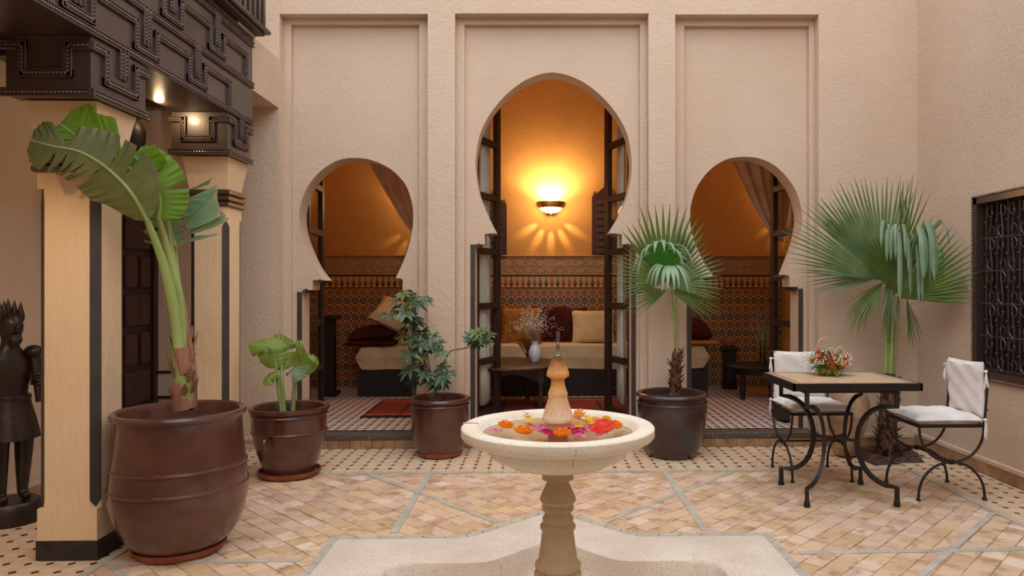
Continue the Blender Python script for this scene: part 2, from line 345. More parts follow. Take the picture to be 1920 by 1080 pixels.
    def mesh(s, name, m):
        me = bpy.data.meshes.new(name); me.from_pydata(s.v, [], s.f)
        if any(u for u in s.uv):
            ul = me.uv_layers.new(name='UVMap'); k = 0
            for f, u in zip(s.f, s.uv):
                for i in range(len(f)):
                    if u: ul.data[k].uv = u[i]
                    k += 1
        me.polygons.foreach_set('use_smooth', s.sm); me.materials.append(M[m] if isinstance(m, str) else m); me.update()
        if any(s.sm): me.set_sharp_from_angle(angle=radians(38))
        return me
    def build(s, name, m, parent=None, loc=None):
        return link(name, s.mesh(name, m), parent, loc)
def link(name, me, parent=None, loc=None):
    o = bpy.data.objects.new(name, me); col.objects.link(o)
    if loc is not None: o.location = loc
    if parent: o.parent = parent
    return o
def tag(o, label=None, cat=None, group=None, kind=None):
    if label: o['label'] = label
    if cat: o['category'] = cat
    if group: o['group'] = group
    if kind: o['kind'] = kind
    return o
def thing(name, label, cat, loc=(0, 0, 0), rz=0, group=None):
    o = bpy.data.objects.new(name, None); col.objects.link(o); o.location = loc; o.rotation_euler = (0, 0, rz); o.empty_display_size = .05
    return tag(o, label, cat, group)
def dup(root, loc, rz, label, group=None):
    def cp(o, par):
        c = o.copy(); col.objects.link(c); c.parent = par
        for ch in o.children: cp(ch, c)
        return c
    r = cp(root, None); r.location = loc; r.rotation_euler = (0, 0, rz); r['label'] = label
    if group: r['group'] = group
    return r
def struct(o): o['kind'] = 'structure'; return o
def spline(pts, n=8, closed=False):
    pts = [V(p) if len(p) == 3 else V((p[0], p[1], 0)) for p in pts]; out = []; m = len(pts)
    for i in range(m if closed else m-1):
        if closed: p0, p1, p2, p3 = pts[i-1], pts[i], pts[(i+1) % m], pts[(i+2) % m]
        else: p0, p1, p2, p3 = pts[max(i-1, 0)], pts[i], pts[i+1], pts[min(i+2, m-1)]
        for k in range(n):
            t = k/n; out.append(.5*((2*p1)+(p2-p0)*t+(2*p0-5*p1+4*p2-p3)*t*t+(3*p1-p0-3*p2+p3)*t**3))
    if not closed: out.append(pts[-1])
    return out
def clip(poly, a, b):   # keep the part left of a->b
    out = []; n = len(poly)
    def side(p): return (b[0]-a[0])*(p[1]-a[1])-(b[1]-a[1])*(p[0]-a[0])
    for i in range(n):
        p, q = poly[i], poly[(i+1) % n]; sp, sq_ = side(p), side(q)
        if sp >= 0: out.append(p)
        if (sp >= 0) != (sq_ >= 0): t = sp/(sp-sq_); out.append((p[0]+(q[0]-p[0])*t, p[1]+(q[1]-p[1])*t))
    return out
def area(p): return abs(sum(p[i][0]*p[(i+1) % len(p)][1]-p[(i+1) % len(p)][0]*p[i][1] for i in range(len(p))))/2 if len(p) > 2 else 0
def rectclip(poly, x0, y0, x1, y1):
    for a, b in (((x0, y0), (x1, y0)), ((x1, y0), (x1, y1)), ((x1, y1), (x0, y1)), ((x0, y1), (x0, y0))):
        poly = clip(poly, a, b)
        if len(poly) < 3: return []
    return poly
def inside(p, poly):
    c = False; n = len(poly)
    for i in range(n):
        a, b = poly[i], poly[i-1]
        if (a[1] > p[1]) != (b[1] > p[1]) and p[0] < (b[0]-a[0])*(p[1]-a[1])/(b[1]-a[1])+a[0]: c = not c
    return c
def place_pieces(items, name, m, parent, limit=300):
    """items: list of (meshbuilder-function(mb), key distance); nearest become parts, the rest one stuff part"""
    items.sort(key=lambda t: t[1])
    for fn, d in items[:limit]:
        mb = MB(); fn(mb); mb.build(name, m, parent)
    if len(items) > limit:
        mb = MB()
        for fn, d in items[limit:]: fn(mb)
        o = mb.build(name+'_field', m, parent); o['kind'] = 'stuff'

# ================================================================ SETTING
YF = 5.93; Y2 = 6.03; Y3 = 6.08; YB = 6.28; ZT = 5.6; XR = 3.18; XG = -3.17; ZI = .115; YR = 8.65
SX, SY = .07, 2.65
# ---- courtyard floor: mortar bed, bricks, border tiles, grey strips
HF = 1.12
floor = struct(MB().box((-3.3, -1.8, -.24), (3.4, 6.05, -.2)).box((-3.3, -1.8, -.2), (SX-HF, 6.05, -.008)).box((SX+HF, -1.8, -.2), (3.4, 6.05, -.008)).box((SX-HF, -1.8, -.2), (SX+HF, SY-HF, -.008)).box((SX-HF, SY+HF, -.2), (SX+HF, 6.05, -.008)).build('floor', 'mortar'))
c_, q_ = 1.165, .46
star = [(c_, c_), (q_, c_), (0, c_+q_), (-q_, c_), (-c_, c_), (-c_, q_), (-c_-q_, 0), (-c_, -q_), (-c_, -c_), (-q_, -c_), (0, -c_-q_), (q_, -c_), (c_, -c_), (c_, -q_), (c_+q_, 0), (c_, q_)]
star = [(x+SX, y+SY) for x, y in star]
def scale_star(k): return [(SX+(x-SX)*k, SY+(y-SY)*k) for x, y in star]
st_in = scale_star(.93)
soil_poly = [atZ(*p)[:2] for p in ((1566, 838), (1622, 865), (1637, 871), (1687, 868), (1734, 867), (1722, 853), (1701, 835))]
XL1, XR1, YG = -2.075, 2.675, 5.115
def mkfn(poly, z0, z1, bev): return lambda mb: mb.prism(poly, z0, z1, bev=bev)
bricks = []
S = .1
for reg in (0, 1):
    ang = -pi/4 if reg == 0 else pi/4
    ca, sa = cos(ang), sin(ang)
    for i in range(-70, 70):
        for j in range(-70, 70):
            off = (S*.5 if j % 2 else 0)
            L = S*1.15; u0, v0 = i*L+off, j*S
            gp = .0022; pl = [(u0+gp, v0+gp), (u0+L-gp, v0+gp), (u0+L-gp, v0+S-gp), (u0+gp, v0+S-gp)]
            pl = [(p[0]+random.uniform(-.0025, .0025), p[1]+random.uniform(-.0025, .0025)) for p in pl]
            pl = [(x*ca-y*sa, x*sa+y*ca+3) for x, y in pl]
            cx = sum(p[0] for p in pl)/4; cy = sum(p[1] for p in pl)/4
            if not (-2.3 < cx < 2.9 and 3.0 < cy < 5.3): continue
            if reg == 0: pl = rectclip(pl, XL1, 2.9, .07, YG)
            else: pl = rectclip(pl, .07, 2.9, XR1, YG)
            if area(pl) < .0006: continue
            if inside((cx, cy), st_in): continue
            bricks.append((mkfn(pl, -.022, -.0035+random.uniform(-.0018, .0018), .0022), cy))
place_pieces(bricks, 'paving_brick', 'brick', floor)
# border tiles with dark insets
G = .103; tiles = []; dots = []
def border(x0, y0, x1, y1, ox, oy):
    ni = int((x1-x0)/G)+3; nj = int((y1-y0)/G)+3
    for i in range(-1, ni):
        for j in range(-1, nj):
            x = ox+i*G; y = oy+j*G; k = .019; g = .0015
            pl = [(x+k, y+g), (x+G-k, y+g), (x+G-g, y+k), (x+G-g, y+G-k), (x+G-k, y+G-g), (x+k, y+G-g), (x+g, y+G-k), (x+g, y+k)]
            pl = rectclip(pl, x0, y0, x1, y1)
            if area(pl) > .0008 and not inside((x+G/2, y+G/2), soil_poly): tiles.append((mkfn(pl, -.022, -.003+random.uniform(-.0008, .0008), .0015), y))
            e = .0185; dl = [(x-e, y), (x, y-e), (x+e, y), (x, y+e)]
            dl = rectclip(dl, x0, y0, x1, y1)
            if area(dl) > .0002 and not inside((x, y), soil_poly): dots.append((mkfn(dl, -.022, -.0028, 0), y))
border(-2.12, YG+.045, XR-.02, YF, -2.12, YG+.05)
border(XR1+.045, 3.1, XR-.02, YG+.045, XR1+.03, 3.1)
border(XG, 3.1, -2.12, YF, XG, 3.08)
place_pieces(tiles, 'border_tile', 'btile', floor)
place_pieces(dots, 'inset_tile', 'dot', floor)
# grey marble strips, stone by stone
def strip_run(a, b, w_, L, z=.0015, parent=None, name='strip_stone'):
    a = V(a); b = V(b); d = b-a; n = max(1, round(d.length/L)); d.normalize(); p = V((-d.y, d.x)); ln = (b-a).length/n
    for i in range(n):
        s0 = i*ln+.001; s1 = (i+1)*ln-.001
        j = random.uniform(-.008, .008)
        q = [a+d*s0-p*w_/2, a+d*(s1+j*0)-p*w_/2, a+d*s1+p*w_/2, a+d*s0+p*w_/2]
        MB().prism([(x.x, x.y) for x in q], -.02, z+random.uniform(-.0004, .0004), bev=.0015).build(name, 'grey', parent or floor)
WS = .042
strip_run((XL1, YG+.022), (XR1+.02, YG+.022), WS, .19)
strip_run((XL1-.022, 3.1), (XL1-.022, YG), WS, .2, .0016)
strip_run((XR1+.022, 3.1), (XR1+.022, YG), WS, .2, .0016)
strip_run((SX-.855, SY+c_+.06), (SX-.855, YG), .045, .16)
strip_run((SX+.835, SY+c_+.06), (SX+.835, YG), .045, .16)
def dl(x0, y0, x1, y1, z): strip_run((x0, y0), (x1, y1), WS*.85, .16, z)
dl(SX-.30, SY+1.38, -1.21, YG, .0004); dl(SX+.30, SY+1.38, 1.40, YG, .0004)
dl(XR1, SY+1.49, SX+1.40, SY+.31, .0004); strip_run((SX+c_+.06, SY+.885), (XR1, SY+.905), WS, .16, .001)
dl(XL1, 3.50, -1.55, 2.96, .0004); strip_run((XL1, 3.50), (SX-c_-.05, 3.50), WS, .16, .001)
# soil corner
q0 = random.Random(3); mb = MB(); mb.prism([(p[0], p[1]) for p in soil_poly], -.02, .001)
for i in range(420):
    x = q0.uniform(2.2, XR); y = q0.uniform(5.0, YF)
    if inside((x, y), soil_poly): r = q0.uniform(.006, .022); mb.ball((x, y, .002), r, 5, 3, (1, q0.uniform(.6, 1.2), .6))
tag(mb.build('soil_bed', 'earth', floor), kind='stuff')
# ---- star shaped pool
pool = thing('star_basin', 'pale terrazzo eight-pointed star basin sunk in the floor around the fountain foot', 'basin', (SX, SY, 0))
inner = []
for k, z in ((1.0, -.02), (1.0, .004), (.985, .0065)): inner.append((scale_star(k), z))
# inner recess of several curved steps
def recess(rx, n=64):
    out = []
    for i in range(len(star)):
        pass
    return out
mb = MB(); rings = []
def resample(poly, n):
    L = [0]; m_ = len(poly)
    for i in range(m_): L.append(L[-1]+(V(poly[(i+1) % m_])-V(poly[i])).length)
    out = []
    for k in range(n):
        t = L[-1]*k/n; i = max(j for j in range(m_) if L[j] <= t+1e-9); a = V(poly[i]); b = V(poly[(i+1) % m_]); out.append(a+(b-a)*((t-L[i])/(L[i+1]-L[i])))
    return out
NS = 16*8
base = resample([V((x-SX, y-SY)) for x, y in star], NS)
def smooth_ring(k, passes):
    r = [p*k for p in base]
    for _ in range(passes): r = [(r[i-1]+r[i]*2+r[(i+1) % NS])/4 for i in range(NS)]
    return r
for k, z, sm in ((.965, -.02, 0), (.965, .003, 0), (.96, .0055, 0), (.72, .004, 1), (.695, .003, 1), (.685, -.003, 1), (.68, -.02, 2), (.672, -.08, 2), (.662, -.125, 2), (.645, -.148, 3), (.6, -.155, 4), (.3, -.158, 12), (.02, -.16, 0)):
    rings.append([(p.x, p.y, z) for p in smooth_ring(k, sm)])
vs = [p for r in rings for p in r]; fs = []
for k in range(len(rings)-1):
    for i in range(NS): fs.append((k*NS+i, k*NS+(i+1) % NS, (k+1)*NS+(i+1) % NS, (k+1)*NS+i))
mb.add(vs, fs, smooth=True); o = mb.build('basin_slab', 'terrazzo', pool)
for i in range(16):
    a = V(star[i]); b = V(star[(i+1) % 16])
    if max(a.y, b.y) < 2.6: continue
    a2 = V((SX, SY))+(a-V((SX, SY)))*.965; b2 = V((SX, SY))+(b-V((SX, SY)))*.965
    n = 6 if (a-b).length > .6 else 4
    for k in range(n):
        t0 = k/n+.003; t1 = (k+1)/n-.003
        q = [a+(b-a)*t0, a+(b-a)*t1, a2+(b2-a2)*t1, a2+(b2-a2)*t0]
        MB().prism([(p.x-SX, p.y-SY) for p in q], -.02, .006+random.uniform(-.0006, .0006), bev=.0015).build('edging_stone', 'grey', pool)

# ---- facade in three layers
def P2(px, py, y): p = atY(px, py, y); return (p.x, p.z)
def comb(panels, y, x0, x1, y1_, name, ztop=ZT, zb=0):
    pts = [(x0, zb)]
    for l, r, t in panels:
        a = P2(l, t, y); b = P2(r, t, y); pts += [(a[0], zb), (a[0], a[1]), (b[0], b[1]), (b[0], zb)]
    pts += [(x1, zb), (x1, ztop), (x0, ztop)]
    return MB().prism(pts, y, y1_, 'y')
XA = XG-.1; XB = XR+.02
wb = struct(comb([(524, 802, 26), (853, 1216, 25), (1266, 1535, 27)], YF, XA, XB, Y2, 'w').build('wall_back', 'plaster'))
comb([(546, 786, 45.5), (871, 1200, 45.5), (1283, 1517, 48)], Y2, XA, XB, Y3, 'w').build('inner_frame', 'plaster', wb)
def arch_panel(curve_px, tipL, tipR, notchL, notchR, jl, jr, capz, x0, x1):
    L = [P2(*p, Y3) for p in curve_px]
    cur = [(p.x, p.y) for p in spline(L, 6)]
    pts = [(x0, 0), (P2(jl, 800, Y3)[0], 0), P2(jl, capz, Y3), P2(notchL, capz, Y3), P2(notchL, capz-19, Y3)]+cur+[P2(notchR, capz-19, Y3), P2(notchR, capz, Y3), P2(jr, capz, Y3), (P2(jr, 800, Y3)[0], 0), (x1, 0), (x1, ZT), (x0, ZT)]
    return pts
cen = [(931, 437), (915, 405), (900, 368), (893, 330), (892, 296), (900, 252), (920, 212), (952, 175), (990, 148), (1035, 136), (1082, 148), (1122, 175), (1155, 212), (1176, 252), (1184, 296), (1183, 335), (1175, 372), (1160, 407), (1142, 437)]
lef = [(610, 526), (592, 503), (575, 468), (564, 435), (561, 405), (566, 375), (580, 345), (603, 319), (633, 301), (664, 296), (699, 301), (735, 319), (760, 346), (771, 375), (775, 405), (772, 438), (764, 470), (752, 500), (742, 521)]
rig = [(1338, 518), (1322, 495), (1305, 460), (1296, 430), (1294, 402), (1298, 374), (1310, 345), (1333, 317), (1362, 299), (1396, 294), (1430, 299), (1462, 318), (1488, 350), (1500, 380), (1504, 410), (1500, 440), (1492, 468), (1483, 492), (1474, 515)]
xm1 = P2(828, 0, Y3)[0]; xm2 = P2(1241, 0, Y3)[0]
def arch(pts): return MB().prism(pts, Y3, YB, 'y')
def mk(curve, nl, nr, jl, jr, cap, x0, x1, nm):
    pts = arch_panel(curve, 0, 0, nl, nr, jl, jr, cap, x0, x1); return arch(pts).build(nm, 'plaster', wb)
mk(lef, 586, 755, 566, 779-6, 544, XA, xm1, 'arch_panel')
mk(cen, 909, 1166, 891, 1185, 458, xm1, xm2, 'arch_panel')
mk(rig, 1318, 1481, 1296, 1497, 538, xm2, XB, 'arch_panel')
# metal edge strips on the jambs and small dark rolls at the arch feet
for px, top in ((561.5, 547), (776, 548), (886.5, 458), (1188, 458), (1292.5, 540), (1501.5, 541)):
    a = P2(px, top, Y3-.006); MB().box((a[0]-.019, Y3-.008, ZI+.01), (a[0]+.019, Y3+.001, a[1]-.002)).build('edge_strip', 'strip', wb)
for px, py, s in ((600, 526, 1), (575, 544, 1), (750, 524, -1), (767, 545, -1), (919, 440, 1), (898, 459, 1), (1153, 440, -1), (1176, 459, -1), (1468, 518, -1), (1490, 540, -1), (1330, 520, 1), (1308, 541, 1)):
    a = atY(px, py, Y3); MB().tube([(a.x, Y3-.012, a.z-.006), (a.x, YB-.01, a.z-.006)], .017, 10).build('arch_foot_roll', 'wood_red', wb)
# step and skirting
xs0 = atY(600, 800, 5.9).x; 
st = struct(MB().box((XG, YF, -.02), (XR, YF+.001, .001)).build('trim_1', 'mortar'))
def px2x(px, y): return atY(px, 500, y).x
for l, r in ((555, 800), (846, 1222), (1262, 1534)):
    x0, x1 = px2x(l, YF), px2x(r, YF)
    MB().bbox((x0, YF-.018, .066), (x1, Y3+.02, ZI), .006).build('step_edge', 'nosing', st)
xs = -2.12
while xs < XR-.05:
    ww = random.uniform(.088, .1); MB().bbox((xs+.0015, YF-.012, 0), (min(xs+ww, XR)-.0015, YF, .066), .002).build('riser_tile', 'skirt', st); xs += ww
for l, r in ((802, 846), (1222, 1262), (1535, 1702)):
    x0, x1 = px2x(l, YF), px2x(r, YF); MB().bbox((x0, YF-.016, .066), (x1, YF, .1), .004).build('skirting_cap', 'plaster', st)
MB().bbox((XG, YF-.016, .066), (px2x(552, YF), YF, .1), .004).build('skirting_cap', 'plaster', st)
ys = 3.0
wr = struct(MB().box((XR, -1.8, -.05), (XR+.3, YF, 1.0)).build('wall_right', 'plaster'))
br = struct(MB().box((XR-.004, 3.0, -.02), (XR+.001, YF, .085)).build('baseboard_right', 'mortar'))
while ys < YF-.02:
    MB().bbox((XR-.026, ys+.001, 0), (XR, min(ys+.15, YF)-.001, .083), .002).build('skirting_tile', 'skirt', br); ys += .15
MB().bbox((XR-.03, 3.0, .083), (XR+.002, YF, .115), .004).build('skirting_cap', 'plaster', br)
# right wall around the window: lower part is wall_right itself, three more pieces
wy0, wy1, wz0, wz1 = 3.7, 5.14, .67, 1.985
bpy.data.objects.remove(wr)
wr = struct(MB().box((XR, -1.8, -.05), (XR+.3, YF+.3, wz0)).box((XR, -1.8, wz1), (XR+.3, YF+.3, ZT)).box((XR, wy1, wz0), (XR+.3, YF+.3, wz1)).box((XR, -1.8, wz0), (XR+.3, wy0, wz1)).build('wall_right', 'plaster'))
win = struct(MB().box((XR+.10, wy0, wz0), (XR+.14, wy1, wz1)).build('window_1', 'wood_black'))
fr = MB()
for a, b in (((XR-.02, wy0, wz0), (XR+.1, wy1, wz0+.06)), ((XR-.02, wy0, wz1-.06), (XR+.1, wy1, wz1)), ((XR-.02, wy1-.055, wz0), (XR+.1, wy1, wz1)), ((XR-.02, wy0, wz0), (XR+.1, wy0+.055, wz1))): fr.box(a, b)
fr.build('window_frame', 'wood', win)
for a, b in (((wy0, wz0+.006), (wy1, wz0+.006)), ((wy0, wz1-.006), (wy1, wz1-.006)), ((wy1-.006, wz0), (wy1-.006, wz1))):
    mb = MB(); n = int((V(a)-V(b)).length/.02)
    for i in range(n):
        p = V(a)+(V(b)-V(a))*((i+.5)/n); mb.ball((XR-.022, p.x, p.y), .0095, 6, 4)
    mb.build('rope_moulding', 'beads', win)
gy = [5.03-.118*i for i in range(5)]; gz = [wz0+.075+.232*i for i in range(6)]; gx = XR+.02
for y in gy: MB().tube([(gx, y, wz0+.05), (gx, y, wz1-.05)], .0055, 6).build('grille_bar', 'grille', win)
for z in gz[1:-1]+[gz[0]]: MB().tube([(gx, gy[-1]-.1, z), (gx, wy1-.05, z)], .0065, 6).build('grille_bar', 'grille', win)
def scroll(mb, cy, cz, h, flip, w_):
    pts = []
    for e in (1, -1):
        pass
    # S shape: spiral, sweep, spiral
    top = []; R = w_*.42
    for k in range(15):
        a = -pi*1.3+k/14*pi*1.9; r = R*(.25+.75*k/14); top.append((cos(a)*r, sin(a)*r))
    ox, oz = w_*.02, h*.5-R*1.05
    up = [(x*1.0+ox, z+oz) for x, z in top]
    up = up[::1]
    path = [(-x, z) for x, z in up]
    low = [(x, -z) for x, z in up][::-1]
    full = spline([(p[0]*flip, p[1], 0) for p in path+low], 2)
    mb.tube([(gx-.006, cy+p.x, cz+p.y) for p in full], .0042, 5)
for i in range(4):
    for j in range(5):
        mb = MB(); scroll(mb, (gy[i]+gy[i+1])/2, (gz[j]+gz[j+1])/2 if j < 5 else 0, .225, 1 if (i+j) % 2 else -1, .115)
        cyy = (gy[i]+gy[i+1])/2; mb.ball((gx-.008, gy[i], (gz[j]+gz[j+1])/2), .011, 6, 4, (1, 1, .6)); mb.build('iron_scroll', 'grille', win)
# ---- wall behind the camera, upper left wall, gallery
struct(MB().box((XG-.2, -2.0, -.05), (XR+.3, -1.8, 4.4)).build('wall_front', 'plaster'))
wl = struct(MB().box((XG-.25, -1.8, -.05), (XG, YF+.02, 3.2)).box((-3.1, -1.8, 3.2), (-2.9, YF+.02, ZT)).build('wall_left', 'plaster'))
lintel = MB().box((-3.1, 5.28, 2.80), (-2.14, YF+.09, 3.2)).build('lintel', 'plaster', wl)
ceil = struct(MB().box((XG, -1.8, 2.66), (-2.3, 5.32, 2.74)).build('ceiling', 'wood'))
for k in range(8):
    y = 1.2+k*.55; MB().box((XG, y, 2.58), (-2.38, y+.09, 2.66)).build('ceiling_joist', 'wood', ceil)
bl = struct(MB().box((XG-.002, 2.8, -.02), (XG+.004, 4.95, .085)).build('baseboard_left', 'mortar'))
yy = 2.8
while yy < 4.9: MB().bbox((XG, yy+.001, 0), (XG+.022, min(yy+.18, 4.95)-.001, .083), .002).build('skirting_tile', 'skirt', bl); yy += .18
MB().bbox((XG, 2.8, .083), (XG+.026, 4.95, .115), .004).build('skirting_cap', 'plaster', bl)
# gallery door on the left wall
dr = struct(MB().box((XG, 4.98, 0), (XG+.03, 5.9, 2.1)).build('door_1', 'door_wood'))
for a, b in (((4.96, 0), (5.03, 2.14)), ((5.86, 0), (5.92, 2.14)), ((5.0, 2.08), (5.9, 2.16))): MB().bbox((XG+.0, a[0], a[1]), (XG+.06, b[0], b[1]), .004).build('door_frame', 'door_wood', dr)
zz = .12; k = 0
while zz < 2.0:
    h = .25
    for y0, y1 in (((5.08, 5.42), (5.48, 5.82)) if k % 2 else ((5.08, 5.22), (5.27, 5.42), (5.48, 5.64), (5.69, 5.82))):
        MB().bbox((XG+.028, y0, zz), (XG+.05, y1, zz+h), .012).build('door_panel', 'wood_red', dr)
    zz += h+.05; k += 1
# framed marble panel low in the gallery end wall
a = atY(288, 700, YF-.01); b = atY(345, 742, YF-.01)
pn = thing('wall_panel', 'small white framed panel low on the gallery end wall behind the big pot', 'panel', ((a.x+b.x)/2, YF-.01, b.z))
w2 = (b.x-a.x)/2; hh = a.z-b.z
mb = MB()
for p, q in (((-w2-.02, -.012, -.02), (w2+.02, .01, 0)), ((-w2-.02, -.012, hh), (w2+.02, .01, hh+.02)), ((-w2-.02, -.012, 0), (-w2, .01, hh)), ((w2, -.012, 0), (w2+.02, .01, hh))): mb.box(p, q)
mb.build('panel_frame', 'wood_black', pn); MB().box((-w2, -.004, 0), (w2, .01, hh)).build('marble_sheet', 'grey', pn)

# ---- piers
def pier(x0, y0, x1, y1, label):
    t = thing('pier', label, 'pier', ((x0+x1)/2, (y0+y1)/2, 0)); X, Y = (x1-x0)/2, (y1-y0)/2; ch = .035
    def sec(c): return [(X, -Y+c), (X-c, -Y), (-X+c, -Y), (-X, -Y+c), (-X, Y-c), (-X+c, Y), (X-c, Y), (X, Y-c)]
    mb = MB()
    mb.prism([(X, -Y), (-X, -Y), (-X, Y), (X, Y)], .0, .25); mb.prism(sec(ch), .25, 1.80); mb.prism([(X, -Y), (-X, -Y), (-X, Y), (X, Y)], 1.80, 1.88)
    mb.build('shaft', 'plaster2', t)
    MB().box((-X-.004, -Y-.004, .001), (X+.004, Y+.004, .095)).build('base_band', 'base_black', t)
    for sx, sy in ((1, -1), (-1, -1), (1, 1)):
        # plate on the chamfer, pointed at both ends
        c = V((sx*(X-ch/2), sy*(Y-ch/2), 0)); u = V((sx, -sy, 0)).normalized(); n = V((sx, sy, 0)).normalized(); h = ch*.72*.98
        prof = [(-h, .29), (0, .255), (h, .29), (h, 1.74), (0, 1.80), (-h, 1.74)]
        lo = [c+u*a+n*.0005+V((0, 0, z)) for a, z in prof]; hi = [p+n*.004 for p in lo]; m_ = MB()
        m_.add(lo+hi, [(0, 1, 2, 3, 4, 5), (6, 7, 8, 9, 10, 11)]+[(i, (i+1) % 6, 6+(i+1) % 6, 6+i) for i in range(6)]); m_.build('edge_plate', 'strip', t)
        for z in (.28, .9, 1.5): MB().ball(c+n*.006+V((0, 0, z)), .004, 6, 4).build('screw', 'brass', t)
    for k, z in enumerate((1.88, 1.92, 1.96)):
        e = .018+.004*k; MB().bbox((-X-e, -Y-e, z), (X+e, Y+e, z+.036), .008).build('moulding', 'wood', t)
    # flared capital
    z0, z1 = 1.998, 2.215; e = .05
    vs = []
    for z, g in ((z0, .0), (z0+.03, .005), (z1-.05, .035), (z1, e)): vs += [(X+g*.6, -Y-g, z), (-X-g*.6, -Y-g, z), (-X-g*.6, Y+g, z), (X+g*.6, Y+g, z)]
    fs = [(0, 1, 2, 3), (15, 14, 13, 12)]+[(k*4+i, k*4+(i+1) % 4, k*4+4+(i+1) % 4, k*4+4+i) for k in range(3) for i in range(4)]
    MB().add(vs, fs).build('capital', 'plaster2', t)
    return t
pier(-2.43, 3.525, -2.145, 3.765, 'plaster pier with dark edge plates beside the big brown pot')
pier(-2.40, 4.97, -2.145, 5.21, 'plaster pier farther back behind the tall leafy plant')
# ---- carved beam with corbels
beam = thing('carved_beam', 'dark carved wooden beam with beaded meander mouldings above the two piers', 'beam', (-2.25, 4.0, 2.505))
BX = -2.10
MB().box((-.2, -4.4, 0), (BX+2.25, 1.29, .66)).build('beam_body', 'wood', beam)
def bead_path(pts, y_plane=None, parent=None, face='x', fixed=BX, w_=.02):
    """pts in (s, z): s runs along Y for face x, along X for face y"""
    mb = MB(); bd = MB()
    def P(s_, z, d): return (fixed+d, s_, z) if face == 'x' else (s_, fixed-d, z)
    for a, b in zip(pts, pts[1:]):
        s0, s1 = min(a[0], b[0]), max(a[0], b[0]); z0, z1 = min(a[1], b[1]), max(a[1], b[1])
        for wd, d in ((w_, .010), (None, 0)):
            if wd: 
                lo = P(s0-wd, z0-wd, -.001); hi = P(s1+wd, z1+wd, d)
                mb.box([min(x, y) for x, y in zip(lo, hi)], [max(x, y) for x, y in zip(lo, hi)])
        L = (s1-s0)+(z1-z0)
        hor = (s1-s0) > (z1-z0)
        for o_ in (-w_+.004, w_-.004):      # raised edge rods
            p = (P(s0-w_+.004, z0+o_, .012), P(s1+w_-.004, z0+o_, .012)) if hor else (P(s0+o_, z0-w_+.004, .012), P(s0+o_, z1+w_-.004, .012))
            mb.tube(p, .005, 6)
        n = max(1, int(L/.018))
        for i in range(n):
            t = (i+.5)/n; bd.ball(P(s0+(s1-s0)*t, z0+(z1-z0)*t, .012), .0072, 6, 4)
    o = mb.build('beaded_moulding', 'wood', parent); q = bd.build('bead_row', 'beads', o); tag(q, kind='stuff')
    return o
def wl_(o): # convert world built parts to be under parent at its place
    p = o.parent; o.matrix_parent_inverse = Matrix.Translation(p.matrix_basis.translation).inverted()
A_, B_, T_ = 2.525, 2.80, 3.10
def row(zb, hi, lo, stub, s_list, y0, y1, top):
    segs = [[(y0, top), (y1, top)]]
    for s in s_list: segs += [[(s-.018, top), (s-.018, stub)], [(s+.018, stub), (s+.018, top)]]
    for s, s2 in zip(s_list, s_list[1:]+[None]):
        a = s-.1; b = s+.1
        if s2: segs.append([(a, hi), (a, lo), (b, lo), (b, hi), (s2-.1, hi)])
        else: segs.append([(a, hi), (a, lo), (b, lo), (b, hi), (min(y1, b+.35), hi)]+([(min(y1, b+.35), lo)] if b+.35 < y1 else []))
    return segs
P_ = .565
sl = [3.87-P_*2, 3.87-P_, 3.87, 3.87+P_]
for seg in row(A_, 2.705, 2.575, 2.63, sl, 2.2, 5.28, B_): wl_(bead_path(seg, parent=beam))
sl2 = [s+.27 for s in sl]
for seg in row(B_, 2.985, 2.855, 2.915, sl2, 2.2, 5.28, T_): wl_(bead_path(seg, parent=beam))
wl_(bead_path([(2.2, A_), (5.28, A_)], parent=beam))
wl_(bead_path([(2.2, 3.145), (5.28, 3.145)], parent=beam, w_=.014))
def corbel(y0, y1, x0, label):
    t = thing('corbel', label, 'corbel', ((x0+BX)/2, (y0+y1)/2, 2.22)); ox, oy, oz = t.location
    MB().box((x0-ox, y0-oy, 0), (BX-ox, y1-oy, .283)).build('block', 'wood', t)
    m_ = (y0+y1)/2
    for seg in ([(y0, 2.235), (y1, 2.235)], [(y0, 2.455), (y0+.11, 2.455), (y0+.11, 2.315), (y1-.10, 2.315), (y1-.10, 2.455), (y1, 2.455)]): wl_(bead_path(seg, parent=t))
    wl_(bead_path([(m_, 2.50), (m_, 2.385)], parent=t)); wl_(bead_path([(m_+.036, 2.50), (m_+.036, 2.385)], parent=t))
    for seg in ([(x0, 2.235), (BX, 2.235)], [(x0, 2.455), (x0+.08, 2.455), (x0+.08, 2.325), (BX-.1, 2.325), (BX-.1, 2.455), (BX, 2.455)]): wl_(bead_path(seg, parent=t, face='y', fixed=y0))
    return t
corbel(3.405, 3.87, -2.49, 'near carved dark wood corbel above the pier beside the big pot')
corbel(4.87, 5.262, -2.47, 'far carved dark wood corbel under the end of the beam')
# cornice, balcony slab, railing
bal = thing('balcony', 'grey-edged balcony slab with dark wooden railing above the carved beam', 'balcony', (-2.3, 4.5, 3.17))
MB().bbox((-.6, -6.0, 0.0), (.28, .82, .022), .006).build('balcony_slab', 'strip', bal)
MB().bbox((-.6, -6.0, .022), (.31, .86, .055), .008).build('slab_edge', 'wood', bal)
MB().bbox((-.6, .50, -.02), (.22, .80, 0), .004).build('soffit_board', 'plaster', bal)
for i in range(14):
    y = .80-i*.085; MB().bbox((.235, y-.02, .055), (.285, y+.02, .95), .003).build('baluster', 'wood', bal)
MB().bbox((.22, -.4, .95), (.30, .84, 1.0), .006).build('handrail', 'wood', bal)
